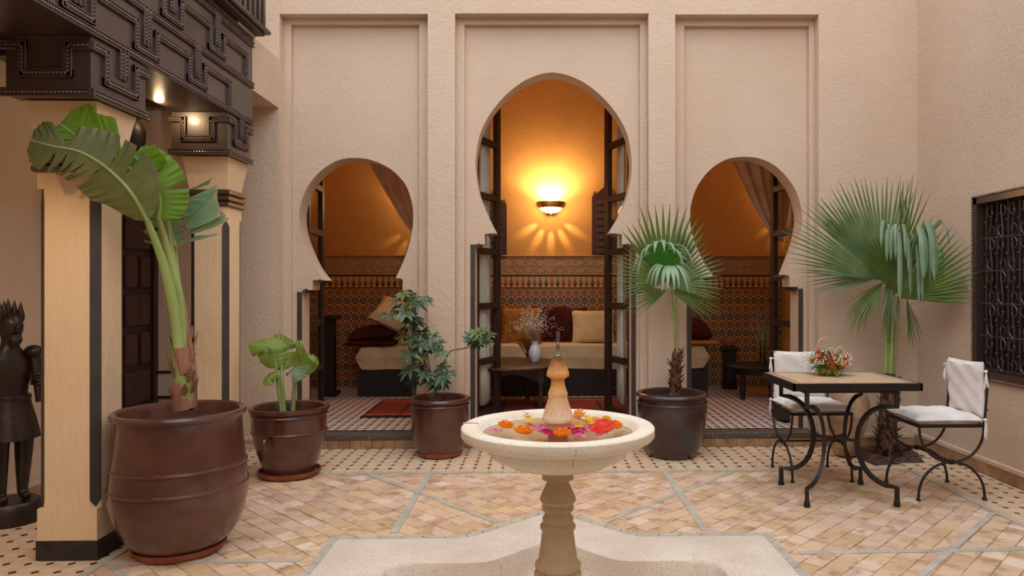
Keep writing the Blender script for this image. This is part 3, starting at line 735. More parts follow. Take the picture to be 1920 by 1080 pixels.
# gallery spot lamp
p = atZ(298, 172, 2.575)
sp = thing('ceiling_spot', 'small lit ceiling spot lamp under the dark gallery ceiling', 'lamp', (p.x, p.y, 2.56))
MB().lathe([(.03, .10), (.03, 0), (.024, -.004), (.022, .02)], cap=False, n=20).build('spot_body', 'brass', sp)
MB().lathe([(.0, 0), (.021, 0), (.0, .006)], n=16, cap=False).build('bulb', 'bulb2', sp)
ld = bpy.data.lights.new('spot_light', 'POINT'); ld.energy = 7; ld.color = (1, .68, .36); ld.shadow_soft_size = .03; lo_ = bpy.data.objects.new('spot_light', ld); col.objects.link(lo_); lo_.parent = sp; lo_.location = (0, 0, -.05)
sp2 = dup(sp, (p.x, 2.2, 2.56), 0, 'unseen ceiling spot lamp added nearer the camera to warm the near pier');  # out-of-view spot added for warm light on near pier, statue and left wall
for c__ in sp2.children:
    if c__.type == 'LIGHT':
        l_ = bpy.data.lights.new('added_downlight', 'SPOT'); l_.energy = 60; l_.color = (1, .68, .36); l_.spot_size = radians(138); l_.spot_blend = .35; l_.shadow_soft_size = .05; c__.data = l_
# dark lantern seen past the near corbel
p = atY(250, 250, 4.7)
ln = thing('wall_lantern', 'dark round hanging lantern half hidden behind the near corbel', 'lantern', (p.x, p.y, p.z-.12))
MB().lathe([(.0, 0), (.04, .01), (.07, .06), (.075, .13), (.05, .19), (.015, .22), (.012, .30)], n=20).build('lantern_body', 'wood_black', ln)
MB().tube([(0, 0, .3), (0, 0, 2.58-p.z+.12)], .004, 6).build('chain', 'iron', ln)

# ================================================================ ROOM BEHIND THE ARCHES
XI0, XI1 = -2.75, 3.0
wi = struct(MB().box((XI0-.2, YR, 0), (XI1+.2, YR+.15, 4.6)).build('wall_room_back', 'plaster_in'))
struct(MB().box((XI0-.15, YB, 0), (XI0, YR, 4.6)).build('wall_room_left', 'plaster_in'))
struct(MB().box((XI1, YB, 0), (XI1+.15, YR, 4.6)).build('wall_room_right', 'plaster_in'))
struct(MB().box((XI0-.2, YB-.01, 4.5), (XI1+.2, YR+.15, 4.7)).build('ceiling_room', 'plaster_in'))
fi = struct(MB().box((XI0, Y3-.03, -.02), (XI1, YR, ZI-.012)).build('floor_room', 'mortar'))
FT = .16; its = []
for i in range(int((XI1-XI0)/FT)+1):
    for j in range(int((YR-Y3)/FT)+1):
        x = XI0+i*FT; y = Y3-.02+j*FT; x1 = min(x+FT, XI1); y1 = min(y+FT, YR)
        if x1-x < .03 or y1-y < .03: continue
        its.append(((lambda x=x, y=y, x1=x1, y1=y1: (lambda mb: mb.box((x+.001, y+.001, ZI-.012), (x1-.001, y1-.001, ZI))))(), y+abs(x+.0)*.01))
place_pieces(its, 'floor_tile', 'floorpat', fi)
# dado of rosette tiles
R_ = .0985
for mt_, par in (('ros_red', 0), ('ros_blue', 1)):
    its = []
    for r_ in range(13):
        if r_ % 2 != par: continue
        for i in range(int((XI1-XI0)/R_)):
            x = XI0+i*R_; z = 1.315-(r_+1)*R_
            if z < ZI-.06: continue
            z0 = max(z, ZI)
            def fn(mb, x=x, z=z, z0=z0):
                f = (z0-z)/R_
                mb.box((x+.0008, YR-.012, z0+.0008), (x+R_-.0008, YR, z+R_-.0008)); k = len(mb.uv)-4
                mb.uv[k] = [(0, f), (1, f), (1, 1), (0, 1)]
            its.append((fn, abs(x)*.2+r_*.1))
    place_pieces(its, 'rosette_tile', mt_, wi, 150)
its = []
for i in range(int((XI1-XI0)/.07)):
    x = XI0+i*.07
    its.append(((lambda x=x: (lambda mb: mb.box((x+.0006, YR-.014, 1.32), (x+.0694, YR, 1.465))))(), abs(x)))
place_pieces(its, 'border_frieze_tile', 'friezetile', wi)
MB().box((XI0, YR-.016, 1.465), (XI1, YR, 1.478)).build('tile_edging', 'wood_black', wi)
MB().box((XI0, YR-.02, 1.478), (XI1, YR, 1.70)).bbox((XI0, YR-.035, 1.70), (XI1, YR, 1.715), .004).build('plaster_frieze', 'frieze', wi)
mb = MB()
for i in range(24):                        # carved interlace on the frieze, low relief
    cx = XI0+.12+i*.24
    for k in range(4):
        pts = [(cx+.085*cos(a), YR-.021, 1.59+.085*sin(a)) for a in [2*pi*j/16+k for j in range(16)]] if k == 0 else [(cx+s_*.12, YR-.021, 1.59+t_*.09) for s_, t_ in (((-1, -1), (1, 1)) if k == 1 else ((-1, 1), (1, -1)) if k == 2 else ((-1, 0), (1, 0)))]
        mb.tube(pts, .004, 5, closed=(k == 0))
mb.build('interlace_relief', 'frieze', wi)
# sconces
def sconce(px, py, power, label, s=1.0):
    p = atY(px, py, YR)
    t = thing('wall_sconce', label, 'lamp', (p.x, YR, p.z))
    def half(prof, n=20):
        m_ = MB(); vs = []; fs = []
        for r, z in prof:
            for i in range(n+1): a = pi+pi*i/n; vs.append((r*cos(a)*1.35*s, r*sin(a)*s, z*s))
        for k in range(len(prof)-1):
            for i in range(n): fs.append((k*(n+1)+i, k*(n+1)+i+1, (k+1)*(n+1)+i+1, (k+1)*(n+1)+i))
        return m_.add(vs, fs, smooth=True)
    half([(.125, .06), (.12, .03), (.10, -.012)]).build('bowl_rim', 'brass', t)
    half([(.10, -.012), (.085, -.04), (.05, -.075), (.015, -.085)]).build('pierced_bowl', 'bulb' if power > 50 else 'shade', t)
    # ribs over the glowing pierced part
    for i in range(9):
        a = pi+pi*(i+.5)/9; pts = [(r*cos(a)*1.36*s, r*sin(a)*1.02*s, z*s) for r, z in ((.102, -.012), (.087, -.042), (.052, -.078), (.015, -.088))]
        MB().tube(pts, .005*s, 5).build('rib', 'brass', t)
    l = bpy.data.lights.new('sconce_light', 'SPOT'); l.energy = power; l.color = (1, .62, .28); l.spot_size = radians(165); l.spot_blend = .6; l.shadow_soft_size = .05
    lo = bpy.data.objects.new('sconce_light', l); col.objects.link(lo); lo.parent = t; lo.location = (0, -.07*s, .07*s); lo.rotation_euler = (pi, 0, 0)
    for k in range(5):
        l2 = bpy.data.lights.new('sconce_beam', 'SPOT'); l2.energy = power*.22; l2.color = (1, .64, .3); l2.spot_size = radians(20); l2.spot_blend = 1; l2.shadow_soft_size = .01
        o2 = bpy.data.objects.new('sconce_beam', l2); col.objects.link(o2); o2.parent = t; o2.location = (0, -.10*s, -.10*s); d = V((sin((k-2)*.5), .33, -cos((k-2)*.5))); o2.rotation_euler = d.to_track_quat('-Z', 'Y').to_euler()
    l3 = bpy.data.lights.new('sconce_fill', 'POINT'); l3.energy = power*.25; l3.color = (1, .62, .3); l3.shadow_soft_size = .1
    o3 = bpy.data.objects.new('sconce_fill', l3); col.objects.link(o3); o3.parent = t; o3.location = (0, -.3, .15)
    return t
sconce(1033, 388, 85, 'glowing pierced bowl sconce on the wall seen through the central arch')
sconce(778, 408, 14, 'wall sconce hidden behind the drape in the left arch')
sconce(1469, 398, 14, 'small yellow-lit sconce seen past the door leaf in the right arch', .8)
# carved wall panels
def carved(px0, px1, py0, py1, label):
    a = atY(px0, py0, YR-.03); b = atY(px1, py1, YR-.03); W = b.x-a.x; Hh = a.z-b.z
    t = thing('carved_shutter', label, 'carved panel', ((a.x+b.x)/2, YR, b.z))
    MB().prism([(-W/2, 0), (W/2, 0), (W/2, Hh*.86), (W*.3, Hh*.9), (W*.12, Hh*.97), (0, Hh), (-W*.12, Hh*.97), (-W*.3, Hh*.9), (-W/2, Hh*.86)], -.03, 0, 'y').build('board', 'wood_red', t)
    for k in range(8): MB().bbox((-W*.32, -.045, .03+Hh*.1*k), (W*.32, -.028, .03+Hh*.1*k+Hh*.075), .006).build('carved_block', 'wood', t)
    for sx in (-1, 0, 1): MB().lathe([(.006, 0), (.014, .015), (.006, .03), (.009, .045), (.001, .065)], (sx*W*.42, -.015, Hh*.86 if sx else Hh-.002), 10).build('finial', 'wood_red', t)
carved(906, 950, 366, 484, 'carved dark wood shutter on the wall left of the glowing sconce')
carved(1110, 1158, 350, 480, 'carved dark wood shutter on the wall right of the glowing sconce')
# ---- glazed door leaves
def leaf(n, hinge, far, ztop, label_):
    hx, hy = hinge; fx, fy = far; d = V((fx-hx, fy-hy, 0)); L = d.length; d.normalize(); ang = atan2(d.y, d.x)
    o = bpy.data.objects.new('door_%d' % n, None); col.objects.link(o); o.location = (hx, hy, ZI+.01); o.rotation_euler = (0, 0, ang); o['kind'] = 'structure'
    t = .022; H_ = ztop-ZI-.01
    MB().bbox((0, -t, 0), (.05, t, H_), .004).build('hinge_stile', 'door_wood', o)
    MB().bbox((L-.075, -t, 0), (L, t, H_), .004).build('lock_stile', 'door_wood', o)
    z = 0; zs = []
    while z < H_-.05: zs.append(z); z += .5 if n in (2, 3) else .42
    for z in zs: MB().bbox((.05, -t*.9, z), (L-.075, t*.9, z+(.06 if z else .09)), .004).build('rail', 'door_wood', o)
    for z0, z1 in zip(zs, zs[1:]+[H_]): MB().box((.05, -.002, z0+.055), (L-.075, .002, z1)).build('glass_pane', 'glass', o)
    MB().bbox((L-.05, -t-.012, 1.0), (L-.03, -t, 1.16), .003).build('handle', 'brass', o)
    return o
def J(px): return atY(px, 700, YB+.03).x
leaf(2, (J(889), YB+.05), (atY(935, 700, YB+.52).x, YB+.52), 3.35, '')
leaf(3, (J(1186), YB+.05), (atY(1137, 700, YB+.52).x, YB+.52), 3.35, '')
leaf(4, (J(574), YB+.05), (atY(604, 700, YB+.62).x, YB+.62), 2.75, '')
leaf(5, (J(1492), YB+.05), (atY(1448, 700, YB+.55).x, YB+.55), 2.75, '')
def curtain(name, x0, y0, x1, y1, z0, z1, m_, label, folds=7, amp=.018, group=None):
    vs = []; fs = []; N = folds*8; K = 10; d = V((x1-x0, y1-y0, 0)); nrm = V((-d.y, d.x, 0)).normalized()
    cx, cy = (x0+x1)/2, (y0+y1)/2
    for k in range(K+1):
        t = k/K; z = z0+(z1-z0)*t; am = amp*(1+.5*(1-t))
        for i in range(N+1):
            s = i/N; p = V((x0, y0, 0))+d*(s+.012*sin(s*37+t*3))+nrm*am*sin(2*pi*folds*s+sin(t*4+s*5)*.6); vs.append((p.x-cx, p.y-cy, z-z0))
    for k in range(K):
        for i in range(N): fs.append((k*(N+1)+i, k*(N+1)+i+1, (k+1)*(N+1)+i+1, (k+1)*(N+1)+i))
    o = MB().add(vs, fs, smooth=True).build(name, m_, None, (cx, cy, z0)); md = o.modifiers.new('thick', 'SOLIDIFY'); md.thickness = .002
    return tag(o, label, 'curtain', group)
curtain('curtain', J(893)+.03, YB+.22, atY(922, 700, YB+.55).x-.03, YB+.55, .25, 3.3, 'curtain', 'off-white curtain hanging behind the left glazed leaf of the central arch', 4)
curtain('curtain', J(1182)-.03, YB+.22, atY(1154, 700, YB+.55).x+.03, YB+.55, .26, 3.3, 'curtain', 'off-white curtain hanging behind the right glazed leaf of the central arch', 4)
# swept drapes: a sheet whose free edge runs diagonally down to a tie
def drape(pA, pB, pTop2, label):
    """pA free edge top, pB where tied, pTop2 other top corner"""
    vs = []; fs = []; N = 40; K = 24; o0 = V(pA)
    for k in range(K+1):
        t = max(0, (k/K-.3)/.7)
        eL = V(pA).lerp(V(pB), t); eL.z -= .05*sin(pi*t)
        eR = V(pTop2).lerp(V(pB)+V((.10, .02, -.02)), t)
        if k/K < .3: up_ = 1-(k/K)/.3; eL.z += (4.5-eL.z)*up_; eR.z += (4.5-eR.z)*up_; eL.x -= .04*up_
        for i in range(N+1):
            s = i/N; p = eL.lerp(eR, s); p.y += .03*sin(s*2*pi*5+t)*(1-.6*t); vs.append(p-o0)
    for k in range(K):
        for i in range(N): fs.append((k*(N+1)+i, k*(N+1)+i+1, (k+1)*(N+1)+i+1, (k+1)*(N+1)+i))
    o = MB().add(vs, fs, smooth=True).build('drape', 'drape', None, o0); md = o.modifiers.new('thick', 'SOLIDIFY'); md.thickness = .003
    return tag(o, label, 'curtain')
YD = 7.0
drape(atY(682, 285, YD), atY(782, 450, YD), atY(830, 270, YD), 'brown drape swept to the right inside the left arch')
drape(atY(1366, 285, YD), atY(1452, 450, YD), atY(1500, 270, YD), 'brown drape swept to the right inside the right arch')

# ================================================================ ROOM FURNITURE
YS = 7.93
sx0, sx1 = atY(662, 650, YS).x, atY(1335, 650, YS).x
sofa = thing('banquette', 'long low banquette with cream mattresses along the room back wall', 'sofa', ((sx0+sx1)/2, 8.25, ZI)); ox = (sx0+sx1)/2
MB().bbox((sx0+.04-ox, YS+.04-8.25, 0), (sx1-.04-ox, YR-.015-8.25, .30), .01).build('base', 'wood_black', sofa)
cuts = [sx0, atY(990, 650, YS).x, sx1]
def pillow(w_, d_, h_, n=14, p=3.2, ex=.5):
    vs = []; fs = []
    for s_ in (1, -1):
        for j in range(n+1):
            for i in range(n+1):
                u = i/n*2-1; v = j/n*2-1
                th = (max(0, 1-abs(u)**p)*max(0, 1-abs(v)**p))**ex; e = 1-.06*(1-abs(v)**2)*abs(u)**4; f = 1-.06*(1-abs(u)**2)*abs(v)**4
                vs.append((u*w_/2*e, v*d_/2*f, s_*h_/2*th+.004*sin(u*9+v*7)*th))
    m_ = (n+1)**2
    for j in range(n):
        for i in range(n):
            a = j*(n+1)+i; fs.append((a, a+1, a+n+2, a+n+1)); fs.append((m_+a, m_+a+n+1, m_+a+n+2, m_+a+1))
    return vs, fs
def cushion(name, size, loc, rot, m_, label, extra=None, p=3.2, group=None):
    vs, fs = pillow(*size, p=p); mb = MB().add(vs, fs, smooth=True)
    if extra:
        t = thing(name, label, 'cushion', loc, 0, group); t.rotation_euler = rot; mb.build('cover', m_, t); extra(t, size); return t
    o = mb.build(name, m_, None, loc); o.rotation_euler = rot; return tag(o, label, 'cushion', group)
for a, b in zip(cuts, cuts[1:]):
    MB().add(*pillow(b-a-.01, YR-.03-YS, .27, 26, 22, .3), smooth=True).build('mattress', 'cream_cloth', sofa, ((a+b)/2-ox, (YS+YR-.03)/2-8.25, .30+.13))
def fringe(t, size):
    mb = MB(); w_, d_ = size[0]/2, size[1]/2
    for i in range(60):
        s = i/60*4; k = int(s); f = s-k
        q = [(-1+2*f, -1), (1, -1+2*f), (1-2*f, 1), (-1, 1-2*f)][k]; a = V((q[0]*w_, q[1]*d_, 0)); mb.tube([a*.97, a*1.09+V((0, 0, random.uniform(-.01, .01)))], .006, 4)
    mb.build('fringe', 'gold_cloth', t)
zm = ZI+.575
cushion('cushion', (.42, .40, .13), (atY(908, 600, 8.4).x, 8.43, zm+.2), (radians(78), 0, 0), 'maroon', 'dark maroon cushion behind the left glazed leaf of the central arch')
cushion('fringed_cushion', (.46, .42, .14), (atY(976, 600, 8.35).x, 8.36, zm+.2), (radians(74), 0, radians(4)), 'gold_cloth', 'gold fringed cushion behind the dried flowers', fringe)
cushion('cushion', (.42, .42, .12), (atY(1031, 600, 8.42).x, 8.50, zm+.21), (radians(80), 0, 0), 'maroon', 'dark maroon cushion between the gold and the cream cushion')
def trim_(t, size): MB().tube([(-size[0]/2*.96, -size[1]/2, 0), (-size[0]/2*.96, size[1]/2, 0)], .012, 6).build('trim', 'gold_cloth', t)
cushion('cushion', (.40, .40, .11), (atY(1070, 600, 8.45).x, 8.5, zm+.2), (radians(80), 0, 0), 'kilim', 'dark patterned cushion just left of the cream cushion', trim_)
cushion('cushion', (.50, .40, .15), (atY(1112, 610, 8.35).x, 8.36, zm+.18), (radians(72), 0, 0), 'cream_cloth', 'plump cream cushion at the right on the banquette in the central arch')
cushion('cushion', (.62, .45, .2), (atY(754, 609, 8.2).x, 8.15, zm+.30), (radians(35), radians(24), 0), 'cream_cloth', 'cream cushion leaning on dark covers in the left arch')
cushion('cushion', (.56, .36, .16), (atY(700, 636, 8.15).x, 8.2, zm+.115), (radians(10), radians(-6), 0), 'kilim', 'dark patterned cushion at the left end of the banquette')
o = cushion('blanket', (.58, .5, .06), (atY(697, 652, 8.05).x, 8.14, zm+.012), (0, 0, 0), 'maroon', 'folded dark red blanket at the left end of the banquette', p=8); o['category'] = 'blanket'
cushion('cushion', (.46, .46, .24), (atY(1296, 628, 8.15).x, 8.22, zm+.16), (radians(10), radians(12), 0), 'kilim', 'dark patterned cushion at the right end of the banquette')
o = cushion('blanket', (.50, .5, .06), (atY(1305, 650, 8.05).x, 8.14, zm+.012), (0, 0, 0), 'gold_cloth', 'folded brown blanket at the right end of the banquette', p=8); o['category'] = 'blanket'
# round low table
tp = V((-.33, 7.25, ZI+.013))
tb = thing('round_table', 'round dark wooden low table with turned legs under the dried flowers', 'table', tp)
MB().lathe([(.0, .405), (.54, .405), (.56, .415), (.56, .43), (.54, .44), (0, .44)], n=56, cap=False).build('tabletop', 'wood_red', tb)
for k in range(4):
    a = pi/4+k*pi/2+.25; x, y = .40*cos(a), .40*sin(a)
    MB().lathe([(.028, 0), (.02, .03), (.03, .06), (.018, .10), (.026, .16), (.02, .22), (.03, .26)], (x, y, 0), 14).box((x-.032, y-.032, .26), (x+.032, y+.032, .405)).build('leg', 'wood_red', tb)
for k in range(4):
    a = pi/4+k*pi/2+.25; b = a+pi/2; p0 = V((.40*cos(a), .40*sin(a))); p1 = V((.40*cos(b), .40*sin(b))); n = 24; d = (p1-p0); nr = V((-d.y, d.x)).normalized()*.01
    vs = []; fs = []
    for sgn in (1, -1):
        for i in range(n+1):
            s = i/n; q = p0+d*s+nr*sgn; dep = .05+.09*abs(2*s-1)**1.5+.012*(i % 2); vs += [(q.x, q.y, .405), (q.x, q.y, .405-dep)]
    m_ = 2*(n+1)
    for i in range(n): fs += [(2*i, 2*i+1, 2*i+3, 2*i+2), (m_+2*i, m_+2*i+2, m_+2*i+3, m_+2*i+1), (2*i+1, m_+2*i+1, m_+2*i+3, 2*i+3)]
    MB().add(vs, fs).build('scalloped_apron', 'wood_red', tb)
# vase with dried flowers
vp = atZ(1003, 678, ZI+.453)
vs_ = thing('vase', 'white porcelain vase of dried flowers on the round table', 'vase', vp)
MB().lathe([(.035, 0), (.04, .01), (.062, .06), (.066, .10), (.05, .15), (.032, .175), (.034, .20), (.042, .212), (.036, .21), (.028, .17)], n=28, cap=False).lathe([(0, .002), (.035, .002)], n=20, cap=False).build('vase_body', 'porcelain', vs_)
mb = MB(); fl = MB(); rr = random.Random(3)
for i in range(60):
    a = rr.uniform(0, 2*pi); s = rr.uniform(.05, .26); h = rr.uniform(.18, .40)*(1 if s < .18 else .75); tip = V((s*cos(a)*1.1, s*sin(a)*.7, .2+h)); pts = spline([(0, 0, .12), (tip.x*.3, tip.y*.3, .2+h*.5), tip], 4); mb.tube(pts, .0012, 3)
    for k in range(13):
        q = tip.lerp(V((tip.x*.3, tip.y*.3, .2+h*.5)), rr.uniform(0, .9))+V((rr.gauss(0, .018), rr.gauss(0, .018), rr.gauss(0, .018))); fl.ball(q, rr.uniform(.003, .0055), 5, 3)
mb.build('stems', 'dry_stem', vs_); tag(fl.build('flower_sprays', 'white_flower', vs_), kind='stuff')
# rug
rg = MB().bbox((-1.62, -.52, 0), (1.62, .52, .012), .004).build('rug', 'rug', None, (-.05, 7.22, ZI+.001)); rg.rotation_euler = (0, 0, radians(1)); tag(rg, 'red striped kilim rug on the room floor under the round table', 'rug')
# pedestal with small lamp, low table with vase, dark pedestal at left
q = atZ(1359, 724, ZI); q.y = 8.5
pd = thing('plant_pedestal', 'tall dark square wooden pedestal seen in the right arch', 'pedestal', q)
MB().bbox((-.075, -.075, 0), (.075, .075, .05), .006).bbox((-.065, -.065, .05), (.065, .065, .46), .004).build('column', 'wood_black', pd); MB().bbox((-.085, -.085, .46), (.085, .085, .50), .006).build('top', 'wood_black', pd)
o = MB().bbox((-.06, -.06, 0), (.06, .06, .10), .025).build('candle_box', 'terracotta', None, q+V((0, 0, .50))); tag(o, 'small orange candle box on the dark pedestal in the right arch', 'box')
q = atZ(1420, 746, ZI)
lt = thing('low_table', 'low round dark table with turned legs in the right arch', 'table', q)
MB().lathe([(0, .34), (.32, .34), (.335, .355), (.32, .37), (0, .37)], n=40, cap=False).build('tabletop', 'wood_black', lt)
MB().lathe([(.25, .27), (.26, .34)], n=36, cap=False).build('apron', 'wood_black', lt)
for k in range(4):
    a = .5+k*pi/2; MB().lathe([(.03, 0), (.02, .04), (.035, .09), (.022, .15), (.03, .2), (.026, .34)], (.22*cos(a), .22*sin(a), 0), 12).build('leg', 'wood_black', lt)
gv = thing('glass_vase', 'clear glass vase of lavender and green stems on the low table in the right arch', 'vase', q+V((.06, 0, .37)))
MB().lathe([(.03, 0), (.036, .01), (.034, .2), (.045, .26), (.042, .26), (.03, .2), (.03, .01)], n=20, cap=False).build('vase_body', 'smoke_glass', gv)
mb = MB(); fl = MB()
for i in range(26):
    a = rr.uniform(0, 2*pi); s = rr.uniform(.03, .15); h = rr.uniform(.36, .6); tip = V((s*cos(a), s*sin(a), h)); mb.tube(spline([(0, 0, .05), (tip.x*.4, tip.y*.4, h*.55), tip], 4), .003, 4)
    for k in range(6): fl.ball(tip-V((0, 0, k*.014))+V((rr.gauss(0, .004), rr.gauss(0, .004), 0)), .006, 5, 3)
mb.build('stems', 'petiole', gv); tag(fl.build('lavender_heads', 'lavender', gv), kind='stuff')
q = atZ(619, 742, ZI)
pd = thing('side_stand', 'tall narrow dark wooden stand against the tiled wall in the left arch', 'stand', q)
MB().bbox((-.09, -.09, 0), (.09, .09, .06), .006).bbox((-.055, -.055, .06), (.055, .055, .86), .006).build('column', 'wood_black', pd); MB().bbox((-.1, -.1, .86), (.1, .1, .9), .006).build('top', 'wood_black', pd)
bk = thing('ash_bucket', 'small dark round pot on the threshold behind the back chair', 'pot', (px2x(1476, 6.42), 6.42, ZI))
MB().lathe([(.07, 0), (.11, .03), (.125, .1), (.12, .16), (.112, .16), (.1, .05), (.02, .03)], n=28, cap=True).build('bucket', 'base_black', bk); MB().tube([(.12*cos(a), 0, .16+.09*sin(a)) for a in [pi*i/12 for i in range(13)]], .004, 6).build('bail', 'iron', bk)

# ================================================================ FOUNTAIN
CF = V((FX*2.66, FY*2.66, 0))
def zy(y): return HC-(y-540)*2.66/FP
fo = thing('fountain', 'pale stone pedestal fountain with round basin and tapering finial at the centre', 'fountain', (CF.x, CF.y, -.16))
b0 = .16
prof = [(.15, -.16), (.15, -.10), (.13, -.08), (.13, -.03), (.12, -.01), (.105, .05), (.098, .15), (.088, zy(1072)), (.077, zy(1068)), (.078, zy(1065)), (.0855, zy(1061)), (.0855, zy(1056)), (.078, zy(1051)), (.0725, zy(1048)), (.0585, zy(996)), (.060, zy(993)), (.066, zy(989)), (.066, zy(984)), (.060, zy(981)), (.0555, zy(979)), (.058, zy(975)), (.0575, zy(970)), (.049, zy(963)), (.0465, zy(960)), (.052, zy(957)), (.0585, zy(955)), (.059, zy(947)), (.0555, zy(944.5)), (.061, zy(942)), (.0675, zy(936)), (.066, zy(932)), (.041, zy(904)), (.0405, zy(901)), (.050, zy(899)), (.0585, zy(897)), (.0585, zy(884)), (.06, .66)]
MB().lathe([(r, z+b0) for r, z in prof], n=48).build('pedestal', 'stone2', fo)
bp = [(.05, .655), (.10, .658), (.15, .668), (.19, .672), (.195, .680), (.215, .686), (.245, .700), (.262, .718), (.272, .740), (.275, .752), (.292, .756), (.31, .756), (.335, .762), (.352, .772), (.3575, .780), (.3575, .806), (.353, .811), (.348, .812), (.305, .812), (.296, .808), (.288, .795), (.27, .775), (.22, .752), (.12, .745), (0, .745)]
MB().lathe([(r, z+b0) for r, z in bp], n=96, cap=False).build('basin', 'stone', fo)
MB().lathe([(0, .786+b0), (.281, .786+b0)], n=64, cap=False).build('water', 'water', fo)
fz = [(.036, .745), (.036, .802-.015), (.040, .81), (.058, zy(789)), (.0595, zy(785)), (.058, zy(781)), (.0345, zy(745)), (.036, zy(741)), (.036, zy(736)), (.029, zy(727)), (.0265, zy(722)), (.0245, zy(711)), (.030, zy(708.5)), (.041, zy(705.5)), (.0425, zy(702)), (.0405, zy(697)), (.0225, zy(672)), (.0215, zy(669.5)), (.012, zy(669))]
for L_, r_ in (([(-.355, .03, .8125), (-.33, .028, .8135), (-.298, .026, .812)], .0035), ([(.048, -.352, .806), (.05, -.354, .79), (.047, -.352, .775), (.044, -.30, .757), (.046, -.272, .74), (.043, -.262, .72)], .0016)):
    MB().tube([(x, y, z+b0) for x, y, z in spline(L_, 3)], r_, 5).build('rim_crack', 'stone2', fo)
o = MB().lathe([(r, z-.745) for r, z in fz], n=40).build('finial', 'finial', fo); o.location = (0, 0, .745+b0); o['label'] = 'tapering stone finial stained orange'
zt = zy(669)
MB().lathe([(.0, 0), (.0145, 0), (.0145, .006), (.012, .009), (.0145, .012), (.0145, .02), (.009, .022), (0, .022)], (0, 0, zt+b0), 24, cap=False).build('glass_collar', 'green_glass', fo)
MB().lathe([(.006, .022), (.0065, .04), (.0052, .045), (.0075, .05), (.0055, .055), (.0083, .062), (.0083, .095), (.006, .095), (.006, .03)], (0, 0, zt+b0), 20, cap=False).build('glass_tube', 'smoke_glass', fo)
# ---- floating roses and petals
WZ = .787
def petal_mesh(mb, c, d, up, r, cup=.5, n=4):
    """cupped petal rooted at c, pointing along d"""
    d = V(d).normalized(); up = V(up); s = d.cross(up).normalized(); nn = s.cross(d).normalized()
    vs = []; fs = []
    for j in range(n+1):
        t = j/n
        wd = r*.75*(sin(pi*min(1, t*.85+.12)))**.7
        for i in range(-2, 3):
            u = i/2; vs.append(V(c)+d*(r*t*(1-.12*u*u*t))+s*wd*u+nn*(cup*r*(t*t*.5+u*u*.28*t))*(1))
    for j in range(n):
        for i in range(4): a = j*5+i; fs.append((a, a+1, a+6, a+5))
    mb.add(vs, fs, smooth=True)
def rose(mb, R, seed=0, tight=1):
    q = random.Random(seed)
    for ring, (cnt, tilt, rr_, z) in enumerate(((6, .25, 1.0, 0), (5, .75, .85, .1), (5, 1.15, .62, .16), (4, 1.45, .42, .2))):
        for k in range(cnt):
            a = 2*pi*k/cnt+ring*.55+q.uniform(-.15, .15); t = tilt+q.uniform(-.12, .12)
            d = V((cos(a)*cos(t), sin(a)*cos(t), sin(t))); c = V((cos(a)*R*.13*(1 if ring < 2 else .7), sin(a)*R*.13, z*R+.12*R)); up = V((-cos(a)*sin(t), -sin(a)*sin(t), cos(t)))
            petal_mesh(mb, c, d, up, R*rr_, .55)
def dz(px, py, z=WZ): return atZ(px, py, z)
roses = [(985, 783, .026, 'peach', 'peach rose bud floating farthest back left in the basin'), (947, 803, .031, 'orange', 'orange rose farthest left in the fountain basin'), (981, 815, .036, 'orange', 'orange rose near the front left rim of the basin'), (1055, 819, .035, 'orange', 'flat open orange rose at the front of the basin below the finial'),
         (1087, 782, .034, 'peach', 'peach-orange rose just behind the finial'), (1131, 811, .05, 'coral', 'large coral red rose at the right of the basin'), (1153, 803, .03, 'orange', 'orange rose at the far right beside the coral rose'), (1137, 790, .022, 'yellow', 'small yellow-orange flower behind the coral rose')]
for i, (px, py, R, c, lb) in enumerate(roses):
    mb = MB(); rose(mb, R, i); o = mb.build('floating_rose', 'p_'+c, None, dz(px, py)); o.rotation_euler = (radians(8), radians(5), i); o.location.z = WZ-.12*R+.002; tag(o, lb, 'flower')
pet = {'palepink': [(895+10, 800), (910, 806), (922, 808), (905, 797), (938, 789), (950, 786), (960, 788), (1018, 793), (1008, 805), (1020, 806), (1001, 808), (1122, 790), (1130, 793), (1102, 805), (1108, 809), (1118, 817), (1094, 819), (1084, 816), (935, 811), (1062, 786+8)],
       'magenta': [(1016, 809), (1026, 812), (1036, 808), (1044, 804), (1050, 803), (1058, 804), (1066, 806), (1048, 811), (1030, 815), (1076, 810), (1085, 814), (1014, 803), (1070, 814), (1092, 790), (1040, 815), (1060, 811)],
       'pink': [(1000, 801), (1024, 801), (1088, 806), (1096, 809), (993, 797), (1110, 800), (1068, 801), (930, 793), (1126, 818)],
       'yellow': [(1012, 790), (1075, 790), (1080, 797), (1096, 792), (1104, 787), (1112, 791), (1118, 785), (1086, 803), (993, 789), (1106, 797), (1070, 787)],
       'orange': [(1003, 799), (1086, 800), (1100, 793), (1120, 789), (1016, 787)]}
kk = 0
place_w = {'palepink': 'pale pink rose petal floating in the basin', 'magenta': 'magenta rose petal floating below the finial', 'pink': 'bright pink rose petal floating in the basin', 'yellow': 'yellow petal floating right of the finial', 'orange': 'loose orange petal floating near the finial'}
rq = random.Random(5)
